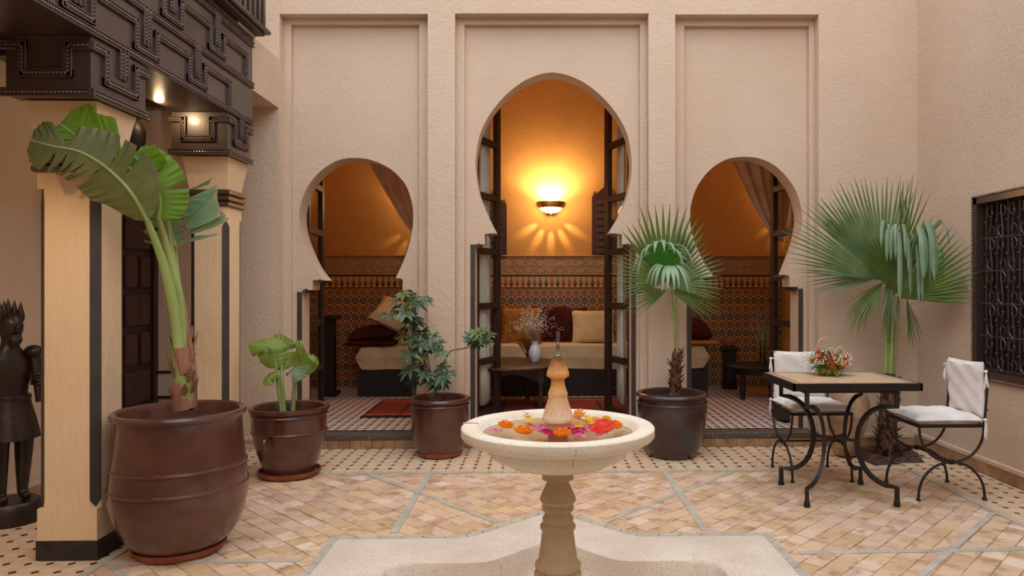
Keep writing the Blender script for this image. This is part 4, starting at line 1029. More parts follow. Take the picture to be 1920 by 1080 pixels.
for c, L in pet.items():
    mb = MB(); petal_mesh(mb, (-.011, 0, 0), (1, 0, .02), (0, 0, 1), .029, .45); me = mb.mesh('petal', 'p_'+c)
    for px, py in L:
        p = dz(px, py)
        if (p.x-CF.x)**2+(p.y-CF.y)**2 > .27**2: continue
        if (p.x-CF.x)**2+(p.y-CF.y)**2 < .045**2: continue
        sec = ('right', 'back right', 'back', 'back left', 'left', 'front left', 'front', 'front right')[int(round(atan2(p.y-CF.y, p.x-CF.x)/(pi/4))) % 8]; far_ = 'near the rim' if (p.x-CF.x)**2+(p.y-CF.y)**2 > .035 else 'near the finial'
        o = link('petal', me, None, (p.x, p.y, WZ+.001+rq.uniform(0, .002))); o.rotation_euler = (rq.uniform(-.15, .15), rq.uniform(-.15, .15), rq.uniform(0, 6.28)); k = rq.uniform(.75, 1.3); o.scale = (k, k, k)
        tag(o, place_w[c].split(' floating')[0]+' floating at the '+sec+' of the basin '+far_, 'petal', c+' petals in the fountain')

# ================================================================ POTS
def pot(loc, prof, mat_, label, saucer, bands=(), soil_z=.9, n=56, name='plant_pot'):
    t = thing(name, label, 'pot', loc)
    z0 = 0
    if saucer:
        r = saucer; MB().lathe([(r*.8, 0), (r*.93, .006), (r, .035), (r*1.0, .04), (r*.95, .04), (r*.9, .018), (0, .014)], n=48, cap=True).build('saucer', 'terracotta', t); z0 = .018
    R = max(p[0] for p in prof); H_ = prof[-1][1]; rr_ = prof[-1][0]
    full = [(r, z+z0) for r, z in prof]+[(rr_-.012, H_+z0+.004), (rr_-.03, H_+z0-.004), (rr_-.038, H_+z0-.03), (rr_-.045, H_+z0-.10), (rr_-.06, H_*.78+z0)]
    MB().lathe(full, n=n, wob=.004).build('pot_body', mat_, t)
    for bz, br_ in bands:
        MB().tube([(br_*cos(a), br_*sin(a), bz+z0) for a in [2*pi*i/48 for i in range(48)]], .009, 8, closed=True).build('raised_band', mat_, t)
    mb = MB(); q = random.Random(1); sr = rr_-.04; vs = [(0, 0, H_*soil_z+z0)]; fs = []
    for k in range(1, 7):
        for i in range(24): a = 2*pi*i/24; vs.append((sr*k/6*cos(a), sr*k/6*sin(a), H_*soil_z+z0+q.uniform(-.008, .01)))
    for i in range(24): fs.append((0, 1+i, 1+(i+1) % 24))
    for k in range(5):
        for i in range(24): fs.append((1+k*24+i, 1+(k+1)*24+i, 1+(k+1)*24+(i+1) % 24, 1+k*24+(i+1) % 24))
    mb.add(vs, fs, smooth=True).build('potting_soil', 'soil', t)
    return t, H_*soil_z+z0
def cl(px, D):   # floor point in column px at camera depth D
    a = (px-1046)/FP; return V(((FX+RX*a)*D, (FY+RY*a)*D, 0))
pA = cl(338, 3.60)
potA, sA = pot(pA, [(.17, 0), (.185, .004), (.235, .055), (.272, .11), (.300, .18), (.315, .26), (.316, .32), (.307, .42), (.295, .52), (.289, .60), (.287, .64), (.291, .655), (.305, .663), (.310, .678), (.305, .690)], 'glaze', 'biggest brown glazed pot with two raised bands beside the near pier', .215, ((.325, .314), (.425, .305)), .90)
pB = cl(543, 5.06)
potB, sB = pot(pB, [(.155, 0), (.165, .004), (.20, .10), (.228, .19), (.245, .28), (.252, .31), (.25, .38), (.252, .43), (.268, .44), (.272, .455), (.268, .467)], 'glaze', 'brown glazed pot with lug handles holding the small banana plant', .215, ((.30, .25), (.415, .252)), .88)
for s in (0.25,):
    a = -pi/2-s; c = V((.25*cos(a), .25*sin(a), .28)); MB().tube(spline([c+V((0, 0, .02)), c+V((-.01, -.035, .012)), c+V((-.005, -.04, -.02)), c+V((.004, -.02, -.06))], 4), .014, 8).build('lug_handle', 'glaze', potB)
pC = cl(825, 5.66)
potC, sC = pot(pC, [(.155, 0), (.165, .004), (.205, .07), (.222, .15), (.226, .25), (.224, .36), (.222, .40), (.236, .41), (.24, .425), (.234, .438)], 'glaze', 'brown glazed pot with umbrella plant left of the fountain', .178, ((.385, .224),), .88)
pD = cl(1260, 5.66)
potD, sD = pot(pD, [(.185, 0), (.19, .004), (.222, .08), (.252, .2), (.27, .32), (.272, .40), (.262, .44), (.262, .455), (.282, .468), (.285, .482), (.276, .495)], 'glaze_dark', 'dark glazed pot with fan palm in front of the pier right of the central arch', 0, ((.42, .268),), .9)
# clay jar behind table
pJ = cl(1584, 5.62)
jr = thing('clay_jar', 'old pale clay jar standing behind the mosaic table', 'jar', pJ); jr.rotation_euler = (0, radians(3), 0); jr.location.z = .006
MB().lathe([(.06, 0), (.085, .01), (.10, .06), (.13, .18), (.158, .30), (.165, .38), (.155, .46), (.12, .53), (.075, .565), (.065, .58), (.08, .60), (.07, .605), (.05, .57)], n=40, wob=.012).build('jar_body', 'clay', jr)

# ================================================================ TABLE AND CHAIRS
TC = V((1.915, 4.545, 0))
t = thing('mosaic_table', 'square iron table with tan mosaic top and curved black legs', 'table', TC)
hx, hy = .392, .305
mb = MB()
for a, b in (((-hx, -hy, .70), (hx, -hy+.012, .745)), ((-hx, hy-.012, .70), (hx, hy, .745)), ((-hx, -hy, .70), (-hx+.012, hy, .745)), ((hx-.012, -hy, .70), (hx, hy, .745)), ((-hx+.01, -hy+.01, .70), (hx-.01, hy-.01, .72))): mb.box(a, b)
mb.build('rim_frame', 'iron', t)
MB().box((-hx+.012, -hy+.012, .72), (hx-.012, hy-.012, .7455)).build('mosaic_top', 'mosaic', t)
MB().box((-.31, -.25, .682), (.27, -.236, .70)).box((-.31, .236, .682), (.27, .25, .70)).box((-.31, -.25, .682), (-.296, .25, .70)).box((.256, -.25, .682), (.27, .25, .70)).build('under_frame', 'iron', t)
cen_ = V((-.02, 0, 0))
for i, (x, y) in enumerate(((-.30, -.275), (.25, -.275), (.25, .215), (-.29, .215))):
    c = V((x, y, 0)); inn = (cen_-c)*.62
    pts = [c+V((0, 0, .70)), c+V((0, 0, .60))]
    for k in range(1, 16):
        a = pi*k/16; pts.append(c+inn*sin(a)**.8+V((0, 0, .355+.245*cos(a))))
    pts += [c+V((0, 0, .11)), c+V((0, 0, .004))]
    MB().tube(pts, .0115, 4, sq=True).build('leg', 'iron_rust', t)
    MB().lathe([(.02, 0), (.02, .02), (.014, .035)], (c.x, c.y, 0), 8).build('foot_cap', 'iron', t)
for s in (1, -1):
    a = V((-.30, -.275*s, 0)); a = V((-.30, -.275 if s > 0 else .215, 0)); b = V((.25, .215 if s > 0 else -.275, 0)); a2 = a+(cen_-a)*.62; b2 = b+(cen_-b)*.62
    MB().tube([a2+V((0, 0, .36)), b2+V((0, 0, .36))], .009, 4, sq=True).build('stretcher', 'iron_rust', t)
# flower basket on the table
bp_ = atZ(1551, 703, .7455)
fb = thing('flower_basket', 'small wicker basket of orange and red roses on the mosaic table', 'flower basket', bp_)
MB().lathe([(.045, 0), (.05, .004), (.062, .03), (.068, .055), (.062, .055), (.05, .02), (0, .015)], n=28).build('basket', 'wicker', fb)
mb = MB()
for k in range(4): mb.tube([((.052+.0045*k)*cos(a), (.052+.0045*k)*sin(a), .008+.013*k) for a in [2*pi*i/28 for i in range(28)]], .0045, 5, closed=True)
mb.build('basket_weave', 'wicker', fb)
rq = random.Random(11)
pts = [(-.062+.0, 0, .05), (-.066, 0, .14), (-.045, 0, .205), (0, 0, .225), (.04, 0, .195), (.062, 0, .13), (.066, 0, .05)]
MB().tube([V(p)+V((-.01, 0, .02)) for p in spline(pts, 5)], .0032, 6).build('handle', 'cane', fb)
for (x0, x1, h) in ((.035, .105, .19), (-.03, .045, .185), (-.075, -.01, .15)):
    MB().tube(spline([(x0, -.03, .09), (x0+(x1-x0)*.15, -.035, h*.85), ((x0+x1)/2, -.035, h), (x1-(x1-x0)*.1, -.035, h*.85), (x1, -.03, .08)], 5), .0022, 5).build('cane_loop', 'white_flower', fb)
fl = [(-.006, -.075, .055, .032, 'orange'), (.06, -.065, .068, .026, 'orange'), (-.002, -.06, .108, .026, 'coral'), (-.05, -.03, .115, .024, 'coral'), (-.062, -.045, .10, .018, 'redorange'), (.085, -.04, .115, .02, 'coral'), (.108, -.02, .115, .02, 'redorange'), (.022, -.04, .12, .02, 'orange'), (.036, -.07, .075, .02, 'redorange'), (-.03, -.065, .085, .018, 'redorange'), (.03, -.065, .10, .018, 'yellow'), (-.085, -.03, .085, .02, 'peach'), (.10, -.04, .085, .016, 'orange'), (-.055, .0, .14, .018, 'coral'), (.035, -.085, .052, .012, 'coral'), (.06, -.03, .12, .016, 'yellow'), (.0, .03, .12, .022, 'orange'), (.06, .05, .1, .022, 'peach'), (-.06, .05, .09, .02, 'orange')]
for i, (x, y, z, R, c) in enumerate(fl):
    mb = MB(); rose(mb, R, i+20); o = mb.build('rose', 'p_'+c, fb, (x*1.08, y, z*1.05)); d = V((x, y-.02, .05)).normalized(); o.rotation_euler = d.to_track_quat('Z', 'X').to_euler()
lv = MB(); wf = MB(); stm = MB()
def lance(mb, c, d, L, w_, up=(0, 0, 1), bend=.2, fold=.15, n=6):
    d = V(d).normalized(); s = d.cross(V(up))
    if s.length < .01: s = V((1, 0, 0))
    s.normalize(); nn = s.cross(d); vs = []; fs = []; uvs = []
    for j in range(n+1):
        t = j/n; wd = w_*sin(pi*(t*.93+.05))**.8 if t < 1 else 0; p = V(c)+d*L*t-V((0, 0, 1))*bend*L*t*t
        vs += [p-s*wd+nn*fold*wd, p, p+s*wd+nn*fold*wd]
    for j in range(n):
        a = j*3; fs += [(a, a+1, a+4, a+3), (a+1, a+2, a+5, a+4)]; uvs += [[(-1, j/n), (0, j/n), (0, (j+1)/n), (-1, (j+1)/n)], [(0, j/n), (1, j/n), (1, (j+1)/n), (0, (j+1)/n)]]
    mb.add(vs, fs, uvs, smooth=True)
for i in range(190):
    a = rq.uniform(0, 2*pi); e = rq.uniform(-.35, 1.2); R = rq.uniform(.03, .08); c = V((cos(a)*R*1.1, sin(a)*R, .06+.05*max(0, e))); d = V((cos(a)*cos(e), sin(a)*cos(e), sin(e)))
    lance(lv, c, d, rq.uniform(.045, .09), rq.uniform(.006, .011), bend=.4)
for i in range(300):
    a = rq.uniform(0, 2*pi) if i % 2 else rq.choice((pi*1.02, -.2, -1.2))+rq.gauss(0, .25); e = rq.uniform(-.1, .9); R = rq.uniform(.08, .165); c = V((cos(a)*R, sin(a)*R*.8, .07+R*.6*sin(e)+.01)); wf.ball(c, rq.uniform(.003, .0065), 5, 3)
    if i % 3 == 0: stm.tube([c*.4+V((0, 0, .05)), c], .0008, 3)
tag(lv.build('foliage', 'palm', fb), kind='stuff'); tag(wf.build('white_sprays', 'white_flower', fb), kind='stuff'); stm.build('stems', 'petiole', fb)
# ---- folding iron chair with cushions
def make_chair(label):
    t = thing('iron_chair', label, 'chair', (0, 0, 0), 0, 'iron chairs at the mosaic table')
    w_, d_, sh = .205, .205, .462
    for sy in (-1, 1):
        y = sy*w_
        up = [(d_*cos(a), y, sh-.225*sin(a)**.9*1.0) for a in [pi*i/20 for i in range(21)]]
        lo = [(d_*1.02*cos(a), y, .012+.225*sin(a)**.9) for a in [pi*i/20 for i in range(21)]]
        MB().tube([(p[0], p[1], p[2]) for p in up], .0085, 8).build('upper_arc', 'iron_rust', t)
        MB().tube(lo, .0085, 8).build('leg', 'iron_rust', t)
        for sx in (-1, 1): MB().lathe([(.014, 0), (.014, .008), (.009, .014)], (sx*d_*1.02, y, 0), 10).build('foot', 'iron', t)
        MB().tube([(-.014, y, .237), (.014, y, .237)], .016, 8).build('collar', 'iron', t)
        for sx in (-1, 1): MB().ball((sx*.055, y, .237-.012), .012, 8, 5).build('knob', 'iron', t)
        # back post with ring
        post = [(-d_, y, sh), (-d_-.012, y, .6), (-d_-.028, y, .80)]
        MB().tube(spline(post, 5), .008, 8).build('back_post', 'iron_rust', t)
        MB().tube([(-d_-.028, y+.026*cos(a)*1.0, .826+.026*sin(a)) for a in [2*pi*i/16 for i in range(16)]], .0065, 8, closed=True).build('ring', 'iron', t)
    MB().tube([(0, -w_, .237), (0, w_, .237)], .0075, 8).build('stretcher', 'iron_rust', t)
    mb = MB()
    for a, b in (((-d_, -w_), (d_, -w_)), ((-d_, w_), (d_, w_)), ((d_, -w_), (d_, w_)), ((-d_, -w_), (-d_, w_))): mb.tube([(a[0], a[1], sh), (b[0], b[1], sh)], .0095, 4, sq=True, ref=(0, 0, 1))
    mb.build('seat_frame', 'iron', t)
    for z in (.56, .78): MB().tube([(-d_-.02, -w_, z), (-d_-.02, w_, z)], .006, 8).build('back_rail', 'iron', t)
    MB().add(*pillow(.43, .43, .062, 16, 9), smooth=True).build('seat_cushion', 'white_cloth', t, (.005, 0, sh+.034))
    vs, fs = pillow(.37, .40, .05, 16, 11); bc = MB().add(vs, fs, smooth=True).build('back_cushion', 'white_cloth', t, (-d_-.012, 0, .675)); bc.rotation_euler = (0, radians(-86), 0)
    q = random.Random(2)
    for (x, y, z) in ((-d_-.005, -w_-.012, .80), (-d_-.0, -w_-.014, .50), (-d_-.005, w_+.012, .80), (-d_, w_+.014, .50)):
        mb = MB(); mb.ball((x, y, z), .012, 6, 4)
        for k in range(12):
            a = q.uniform(0, 6.28); r = q.uniform(.004, .02); L = q.uniform(.07, .12)
            mb.tube([(x, y, z), (x+r*cos(a)*.6, y+r*sin(a)*.6, z-L*.5), (x+r*cos(a), y+r*sin(a), z-L)], .0028, 4)
        mb.tube([(x, y, z), (x+.03, y*.9, z+.004)], .004, 5); mb.build('tassel_tie', 'white_cloth', t)
    return t
ch = make_chair('iron chair with white cushions right of the mosaic table by the grille window')
ch.location = (2.565, 4.585, 0); ch.rotation_euler = (0, 0, pi)
dup(ch, (1.925, 5.02, 0), -pi/2, 'iron chair with white cushions tucked behind the mosaic table', 'iron chairs at the mosaic table')

# ================================================================ PLANTS
def blade(mb, rib, nrm, wl, wr, tears=(), seed=0, curl=.15, prof=None, slant=.35, N=44, K=6):
    """long leaf: rib = list of points, nrm = face normal hint, wl / wr half widths, tears = list of (side, s, depth)"""
    q = random.Random(seed); P = spline(rib, max(2, N//(len(rib)-1))); n = len(P)-1; nrm = V(nrm).normalized()
    prof = prof or (lambda s: (sin(pi*min(1, .06+.94*s))**.55)*(1 if s < .75 else (1-(s-.75)/.25)**.6) if s < 1 else 0)
    for side, W in ((-1, wl), (1, wr)):
        cuts = sorted([s for (sd, s, dp) in tears if sd == side]); dep = {s: dp for (sd, s, dp) in tears if sd == side}
        bounds = [0]+cuts+[1]
        for b0_, b1_ in zip(bounds, bounds[1:]):
            i0, i1 = round(b0_*n), round(b1_*n)
            if i1 <= i0: continue
            vs = []; fs = []; uvs = []; m_ = i1-i0; gap0 = .0 if b0_ == 0 else dep[b0_]; gap1 = 0 if b1_ == 1 else dep[b1_]
            tilt = q.uniform(-.12, .12)
            for i in range(i0, i1+1):
                T = (P[min(i+1, n)]-P[max(i-1, 0)]).normalized(); S_ = T.cross(nrm).normalized()*side; nn = S_.cross(T)*side
                s = i/n; f = (i-i0)/m_; w_ = W*prof(s)
                for k in range(K+1):
                    v = k/K; sh = (gap0*(1-f)-gap1*f)*max(0, v-.15)*.09*1.0
                    fwd = w_*slant*v*v
                    p = P[i]+S_*w_*v+T*(fwd+sh)-nrm*(curl*w_*v*v)+nrm*(tilt*w_*v)+nrm*.006*sin(i*2.4)*v
                    vs.append(p)
            for i in range(m_):
                for k in range(K):
                    a = i*(K+1)+k; fs.append((a, a+1, a+K+2, a+K+1) if side > 0 else (a, a+K+1, a+K+2, a+1))
                    c0 = ((k)/K*side, (i0+i)/n*3); c1 = ((k+1)/K*side, (i0+i)/n*3); c2 = ((k+1)/K*side, (i0+i+1)/n*3); c3 = (k/K*side, (i0+i+1)/n*3)
                    uvs.append([c0, c1, c2, c3] if side > 0 else [c0, c3, c2, c1])
            mb.add(vs, fs, uvs, smooth=True)
    return P
# ---- big plant (bird-of-paradise like) in pot A
def W_(px, py, D):   # picture point at camera depth D
    d = ray(px, py); return V((d[0]*D, d[1]*D, HC+d[2]*D))
pl = thing('banana_plant', 'tall leafy banana plant with torn leaves in the biggest pot', 'plant', (pA.x, pA.y, sA-.02)); PO = pl.location.copy()
def rel(p): return V(p)-PO
D0 = 3.58
def stem(pts, r, m_, name, par, org=None):
    return MB().tube([V(p)-(org if org is not None else PO) for p in spline(pts, 6)], [r[0]+(r[1]-r[0])*i/(6*(len(pts)-1)) for i in range(6*(len(pts)-1)+1)], 10).build(name, m_, par)
stem([W_(347, 765, D0), W_(343, 700, D0), W_(342, 655, D0)], (.046, .036), 'petiole', 'trunk', pl)
for (a, b, rr0, rr1, D, off) in (((347, 768), (340, 716), .055, .043, D0, 0), ((350, 700), (341, 652), .044, .038, D0, .01)):
    o = stem([W_(a[0], a[1], D), W_((a[0]+b[0])/2-2, (a[1]+b[1])/2, D), W_(b[0], b[1], D)], (rr0, rr1), 'husk', 'dry_sheath', pl)
stem([W_(362, 768, D0+.03), W_(362, 690, D0+.03), W_(350, 620, D0+.04), W_(340, 560, D0+.05)], (.02, .012), 'husk', 'dry_sheath', pl)
stem([W_(338, 690, D0), W_(330, 600, D0), W_(308, 500, D0-.08), W_(277, 415, D0-.16)], (.034, .014), 'petiole', 'petiole', pl)
stem([W_(346, 690, D0+.02), W_(336, 560, D0+.03), W_(318, 480, D0-.0), W_(296, 405, D0-.06)], (.026, .012), 'petiole', 'petiole', pl)
stem([W_(350, 690, D0+.03), W_(340, 570, D0+.06), W_(322, 470, D0+.06), W_(308, 380, D0+.05)], (.02, .009), 'petiole', 'petiole', pl)
stem([W_(352, 690, D0+.04), W_(345, 590, D0+.08), W_(333, 520, D0+.12), W_(328, 455, D0+.14)], (.018, .010), 'petiole', 'petiole', pl)
def mkblade(rib, nrm, wl, wr, m_, tears, seed, par, org, name='leaf', label=None, thick=.0015, ribr=(.011, .003), **kw):
    mb = MB(); P = blade(mb, [V(p)-org for p in rib], nrm, wl, wr, tears, seed, **kw); o = mb.build(name, m_, par)
    n = len(P); MB().tube(P, [ribr[0]+(ribr[1]-ribr[0])*i/(n-1) for i in range(n)], 6).build('midrib', 'petiole', o)
    if label: o['label'] = label
    return o
LR = 1
mb = MB(); q = random.Random(8)
for i in range(16):
    z = q.uniform(0, 1); c = W_(346-5*z, 762-110*z, D0)-PO; a = q.uniform(0, 6.28); r = .045-.008*z; d = V((cos(a)*.35, sin(a)*.35, 1)); lance(mb, c+V((cos(a)*r, sin(a)*r, 0)), d, q.uniform(.06, .14), .016, up=(cos(a), sin(a), 0), bend=-.05)
mb.build('dry_fibres', 'husk', pl)
# leaf 1: large dark leaf facing camera, midrib (277,415)->(60,265)
mkblade([W_(277, 415, D0-.16), W_(245, 360, D0-.20), W_(200, 315, D0-.24), W_(150, 285, D0-.27), W_(95, 273, D0-.29), W_(58, 263, D0-.30)], (.1, -1, .15), .165, .165, 'leaf_dark',
        ((-1, .42, .15), (-1, .52, .12), (-1, .6, .15), (-1, .68, .15), (-1, .76, .2), (1, .30, .2), (1, .40, .25), (1, .70, .8)), 1, pl, PO, label='large dark olive leaf facing the camera', curl=.12,
        prof=lambda s: min(1, (s/.22)**.6 if s > 0 else 0)*(1 if s < .25 else 1-.5*((s-.25)/.75)**1.3)*(1 if s < .8 else max(0, 1-(s-.8)/.2)**.5) if s < 1 else 0)
# leaf 2: upper bright leaf, standing behind
mkblade([W_(268, 345, D0-.10), W_(225, 300, D0-.14), W_(165, 270, D0-.20), W_(112, 232, D0-.24)], (.1, -.95, .2), .05, .155, 'leaf_bright', ((1, .36, 1.3), (-1, .36, 1.3)), 2, pl, PO, label='bright green leaf at the very top', curl=-.15, slant=.1,
        prof=lambda s: min(1, (s/.08)**.5 if s > 0 else 0)*(1 if s < .8 else max(0, 1-(s-.8)/.2)**.5))
# leaf 3: bright folded leaf on the right
mkblade([W_(296, 412, D0-.06), W_(300, 380, D0-.06), W_(292, 345, D0-.08), W_(272, 312, D0-.10), W_(248, 292, D0-.12)], (.25, -.9, .2), .12, .135, 'leaf_bright', ((1, .42, .25),), 3, pl, PO, label='bright green leaf at the right', curl=.2, slant=.15,
        prof=lambda s: (sin(pi*min(1, .1+.85*s))**.5))
# leaf 4: pale fringed leaf low behind
tr = tuple((1, .1+.08*i, .9) for i in range(11))+tuple((-1, .2+.16*i, .3) for i in range(3))
mkblade([W_(328, 462, D0+.08), W_(320, 430, D0+.08), W_(318, 395, D0+.09), W_(328, 358, D0+.1)], (-.2, -.9, .35), .22, .28, 'leaf_pale', tr, 4, pl, PO, label='pale shredded leaf with brown tips', curl=.35, slant=.5,
        prof=lambda s: (1-.45*s)*(.35+.65*min(1, s/.15)))
mkblade([W_(308, 382, D0+.05), W_(300, 350, D0+.04), W_(280, 310, D0+.02), W_(262, 290, D0+.0)], (.0, -.5, .85), .05, .06, 'leaf_pale', (), 5, pl, PO, curl=.2)

# ---- small banana plant in pot B
DB = 5.06
p2 = thing('small_banana_plant', 'young banana plant with brown-edged leaves in the pot with lug handles', 'plant', (pB.x, pB.y, sB-.02)); O2 = p2.location.copy()
stem([W_(529, 772, DB), W_(523, 730, DB), W_(519, 700, DB), W_(514, 655, DB)], (.018, .007), 'petiole', 'petiole', p2, O2)
stem([W_(533, 772, DB), W_(529, 720, DB), W_(528, 690, DB+.02), W_(529, 665, DB+.03)], (.016, .006), 'petiole', 'petiole', p2, O2)
stem([W_(549, 772, DB), W_(552, 730, DB), W_(556, 690, DB), W_(560, 680, DB)], (.016, .007), 'petiole', 'petiole', p2, O2)
kw = dict(ribr=(.005, .002), N=30, K=5)
mkblade([W_(517, 690, DB), W_(512, 665, DB-.02), W_(503, 650, DB-.04), W_(465, 645, DB-.08)], (.1, -.8, .6), .10, .10, 'leaf_small', ((-1, .4, .6), (-1, .6, .8)), 6, p2, O2, label='leaf with a brown curled tip', curl=.5, **kw)
mkblade([W_(528, 695, DB+.03), W_(528, 670, DB+.04), W_(530, 650, DB+.05), W_(540, 633, DB+.06)], (0, -1, .3), .11, .12, 'leaf_small', ((1, .5, .3), (-1, .6, .4)), 7, p2, O2, curl=.2, **kw)
mkblade([W_(557, 695, DB), W_(563, 680, DB), W_(568, 665, DB-.02), W_(572, 655, DB-.05)], (-.1, -.9, .5), .13, .11, 'leaf_small', ((-1, .5, .4),), 8, p2, O2, curl=.5, **kw)
mkblade([W_(562, 700, DB-.02), W_(572, 690, DB-.02), W_(582, 678, DB), W_(588, 665, DB+.03)], (.3, -.8, .4), .09, .06, 'leaf_small', (), 9, p2, O2, curl=.3, **kw)
mkblade([W_(526, 705, DB-.01), W_(515, 702, DB-.05), W_(505, 712, DB-.08), W_(510, 722, DB-.1)], (0, -.6, .8), .04, .05, 'leaf_small', (), 10, p2, O2, curl=.3, **kw)
mkblade([W_(540, 700, DB-.02), W_(548, 694, DB-.06), W_(555, 700, DB-.09), W_(560, 715, DB-.1)], (.1, -.7, .8), .07, .05, 'leaf_pale', ((1, .5, .6),), 11, p2, O2, curl=.3, **kw)

# ---- umbrella plant in pot C
DC = 5.64
p3 = thing('umbrella_plant', 'umbrella plant with whorled glossy leaves in the pot left of the fountain', 'plant', (pC.x, pC.y, sC-.02)); O3 = p3.location.copy()
def st3(L, r): stem([W_(a, b, DC+(c if c else 0)) for a, b, c in L], r, 'twig', 'branch', p3, O3)
st3([(817, 752, 0), (816, 725, 0), (812, 712, 0)], (.011, .009))
st3([(812, 714, 0), (797, 680, 0), (782, 650, .02), (776, 610, .03), (764, 575, .02), (757, 552, 0)], (.009, .004))
st3([(814, 718, 0), (826, 695, 0), (838, 668, 0), (848, 657, 0), (875, 652, 0), (895, 638, 0), (905, 625, 0)], (.007, .004))
st3([(815, 722, 0), (806, 690, -.03), (802, 660, -.04), (812, 640, -.04)], (.006, .003))
st3([(800, 690, 0), (785, 675, -.05), (768, 665, -.07)], (.005, .003))
def whorl(px, py, d, R, ax, m_, seed, n=8):
    q = random.Random(seed); c = W_(px, py, DC+d)-O3; ax = V(ax).normalized(); a1 = ax.orthogonal().normalized(); a2 = ax.cross(a1); mb = MB()
    for i in range(n):
        a = 2*pi*i/n+q.uniform(-.2, .2); dr = (a1*cos(a)+a2*sin(a))+ax*q.uniform(-.1, .25); L = R*q.uniform(.8, 1.1); s0 = c+dr.normalized()*.008
        lance(mb, s0, dr, L*1.28, L*.25, up=ax, bend=.25, fold=.25)
    mb.build('leaf', m_, p3)
q = random.Random(9)
W3 = [(757, 552, 0, .055, 'sch_young'), (742, 562, .02, .06, 'sch'), (770, 565, -.03, .06, 'sch'), (758, 585, -.06, .07, 'sch'), (728, 590, -.02, .06, 'sch'), (745, 580, .06, .06, 'sch_dark'), (785, 570, .03, .065, 'sch'), (800, 562, 0, .05, 'sch'), (772, 598, -.02, .07, 'sch_dark'), (765, 615, .03, .07, 'sch_dark'), (782, 605, .02, .06, 'sch_dark'), (775, 635, -.04, .06, 'sch'), (792, 625, .04, .07, 'sch_dark'),
      (790, 645, -.05, .07, 'sch'), (808, 632, 0, .065, 'sch'), (768, 662, -.08, .07, 'sch'), (790, 668, -.06, .05, 'sch_young'), (812, 650, -.06, .065, 'sch'), (826, 662, -.02, .055, 'sch_young'), (822, 645, .03, .06, 'sch'), (770, 692, -.08, .075, 'sch'), (785, 690, .03, .06, 'sch_dark'), (800, 702, -.06, .06, 'sch'), (808, 712, -.05, .075, 'sch_dark'), (832, 706, -.05, .07, 'sch'), (828, 690, .02, .06, 'sch'), (822, 722, -.08, .06, 'sch_dark'), (842, 700, .02, .055, 'sch'), (776, 712, .06, .06, 'sch_dark'), (832, 718, .05, .055, 'sch_dark'), (795, 655, .05, .06, 'sch_dark'), (780, 548+8, .05, .05, 'sch'), (756, 632, .0, .045, 'sch_young'),
      (893, 622, -.02, .05, 'sch_young'), (906, 618, .0, .055, 'sch_young'), (880, 632, 0, .055, 'sch'), (900, 634, -.04, .06, 'sch'), (916, 628, 0, .055, 'sch'), (898, 645, .02, .06, 'sch_dark'), (912, 640, -.03, .055, 'sch'), (888, 640, .04, .05, 'sch_dark')]
for i, (a, b, d, R, m_) in enumerate(W3): whorl(a, b, d, R, (q.uniform(-.5, .5), -.6+q.uniform(-.3, .3), .9), m_, i)

# ---- fan palms
def fan(mb, hub, mid, nrm, R, half, n, seed=0, fuse=.5, droop=.25, foldp=None, foldk=2.0, len_fn=None, cup=.25, tipc=None, tipmb=None, jit=0, cap=0):
    q = random.Random(seed); hub = V(hub); mid = V(mid).normalized(); nrm = V(nrm); nrm = (nrm-mid*nrm.dot(mid)).normalized(); sd = mid.cross(nrm)
    dphi = 2*half/n
    for i in range(n):
        ph = -half+dphi*(i+.5)+q.uniform(-.1, .1)*dphi; L = R*(len_fn(ph) if len_fn else 1-.18*(abs(ph)/half)**2)*q.uniform(.93-jit, 1.05)
        d = mid*cos(ph)+sd*sin(ph)+nrm*cup*(abs(ph)/half)**2; d.normalize(); s = d.cross(nrm).normalized(); K = 9; P = hub.copy(); vs = []; dirn = d.copy(); step = L/K; fp = (foldp or 9)+q.uniform(-.06-jit*.6, .06+jit*.6)
        dr = droop*q.uniform(.7, 1.3)
        for k in range(K+1):
            t = k/K
            w_ = L*t*math.tan(dphi/2)*1.02 if t <= fuse else L*fuse*math.tan(dphi/2)*(1-((t-fuse)/(1-fuse))**1.3)
            if cap: w_ = L*min(t, cap)*math.tan(dphi/2)*(1 if t < .82 else 1-((t-.82)/.18)**1.5)
            w_ = max(w_, .0006); pl_ = (w_*.5)
            vs += [P-s*w_, P+nrm*pl_, P+s*w_]
            dirn = (dirn+V((0, 0, -1))*(dr*t*.25+(foldk*.5 if t > fp else 0))).normalized(); P = P+dirn*step
        fs = []; uvs = []
        for k in range(K):
            a = k*3; fs += [(a, a+1, a+4, a+3), (a+1, a+2, a+5, a+4)]; uvs += [[(0, 0)]*4, [(0, 0)]*4]
        if tipmb is not None and foldp:
            ks = int(fp*K)+1; ks = min(max(ks, 1), K-1)
            mb.add(vs, [f for j, f in enumerate(fs) if j//2 < ks], smooth=True); tipmb.add(vs, [f for j, f in enumerate(fs) if j//2 >= ks], smooth=True)
        else: mb.add(vs, fs, smooth=True)
p4 = thing('fan_palm', 'potted fan palm with spiky green fans right of the fountain', 'palm', (pD.x, pD.y, sD-.02)); O4 = p4.location.copy(); DD = 5.66
def fanpart(par, org, hub, D, mid, nrm, R, half, n, m_, seed, label=None, tip=None, **kw):
    mb = MB(); tm = MB() if tip else None; fan(mb, W_(*hub, D)-org, mid, nrm, R, half, n, seed, tipmb=tm, **kw); o = mb.build('fan_leaf', m_, par)
    if label: o['label'] = label
    if tip: tag(tm.build('bent_tips', tip, o), kind='stuff')
    return o
mb = MB(); q = random.Random(4)
stem([W_(1265, 742, DD), W_(1267, 700, DD), W_(1269, 660, DD)], (.05, .035), 'bark', 'trunk', p4, O4)
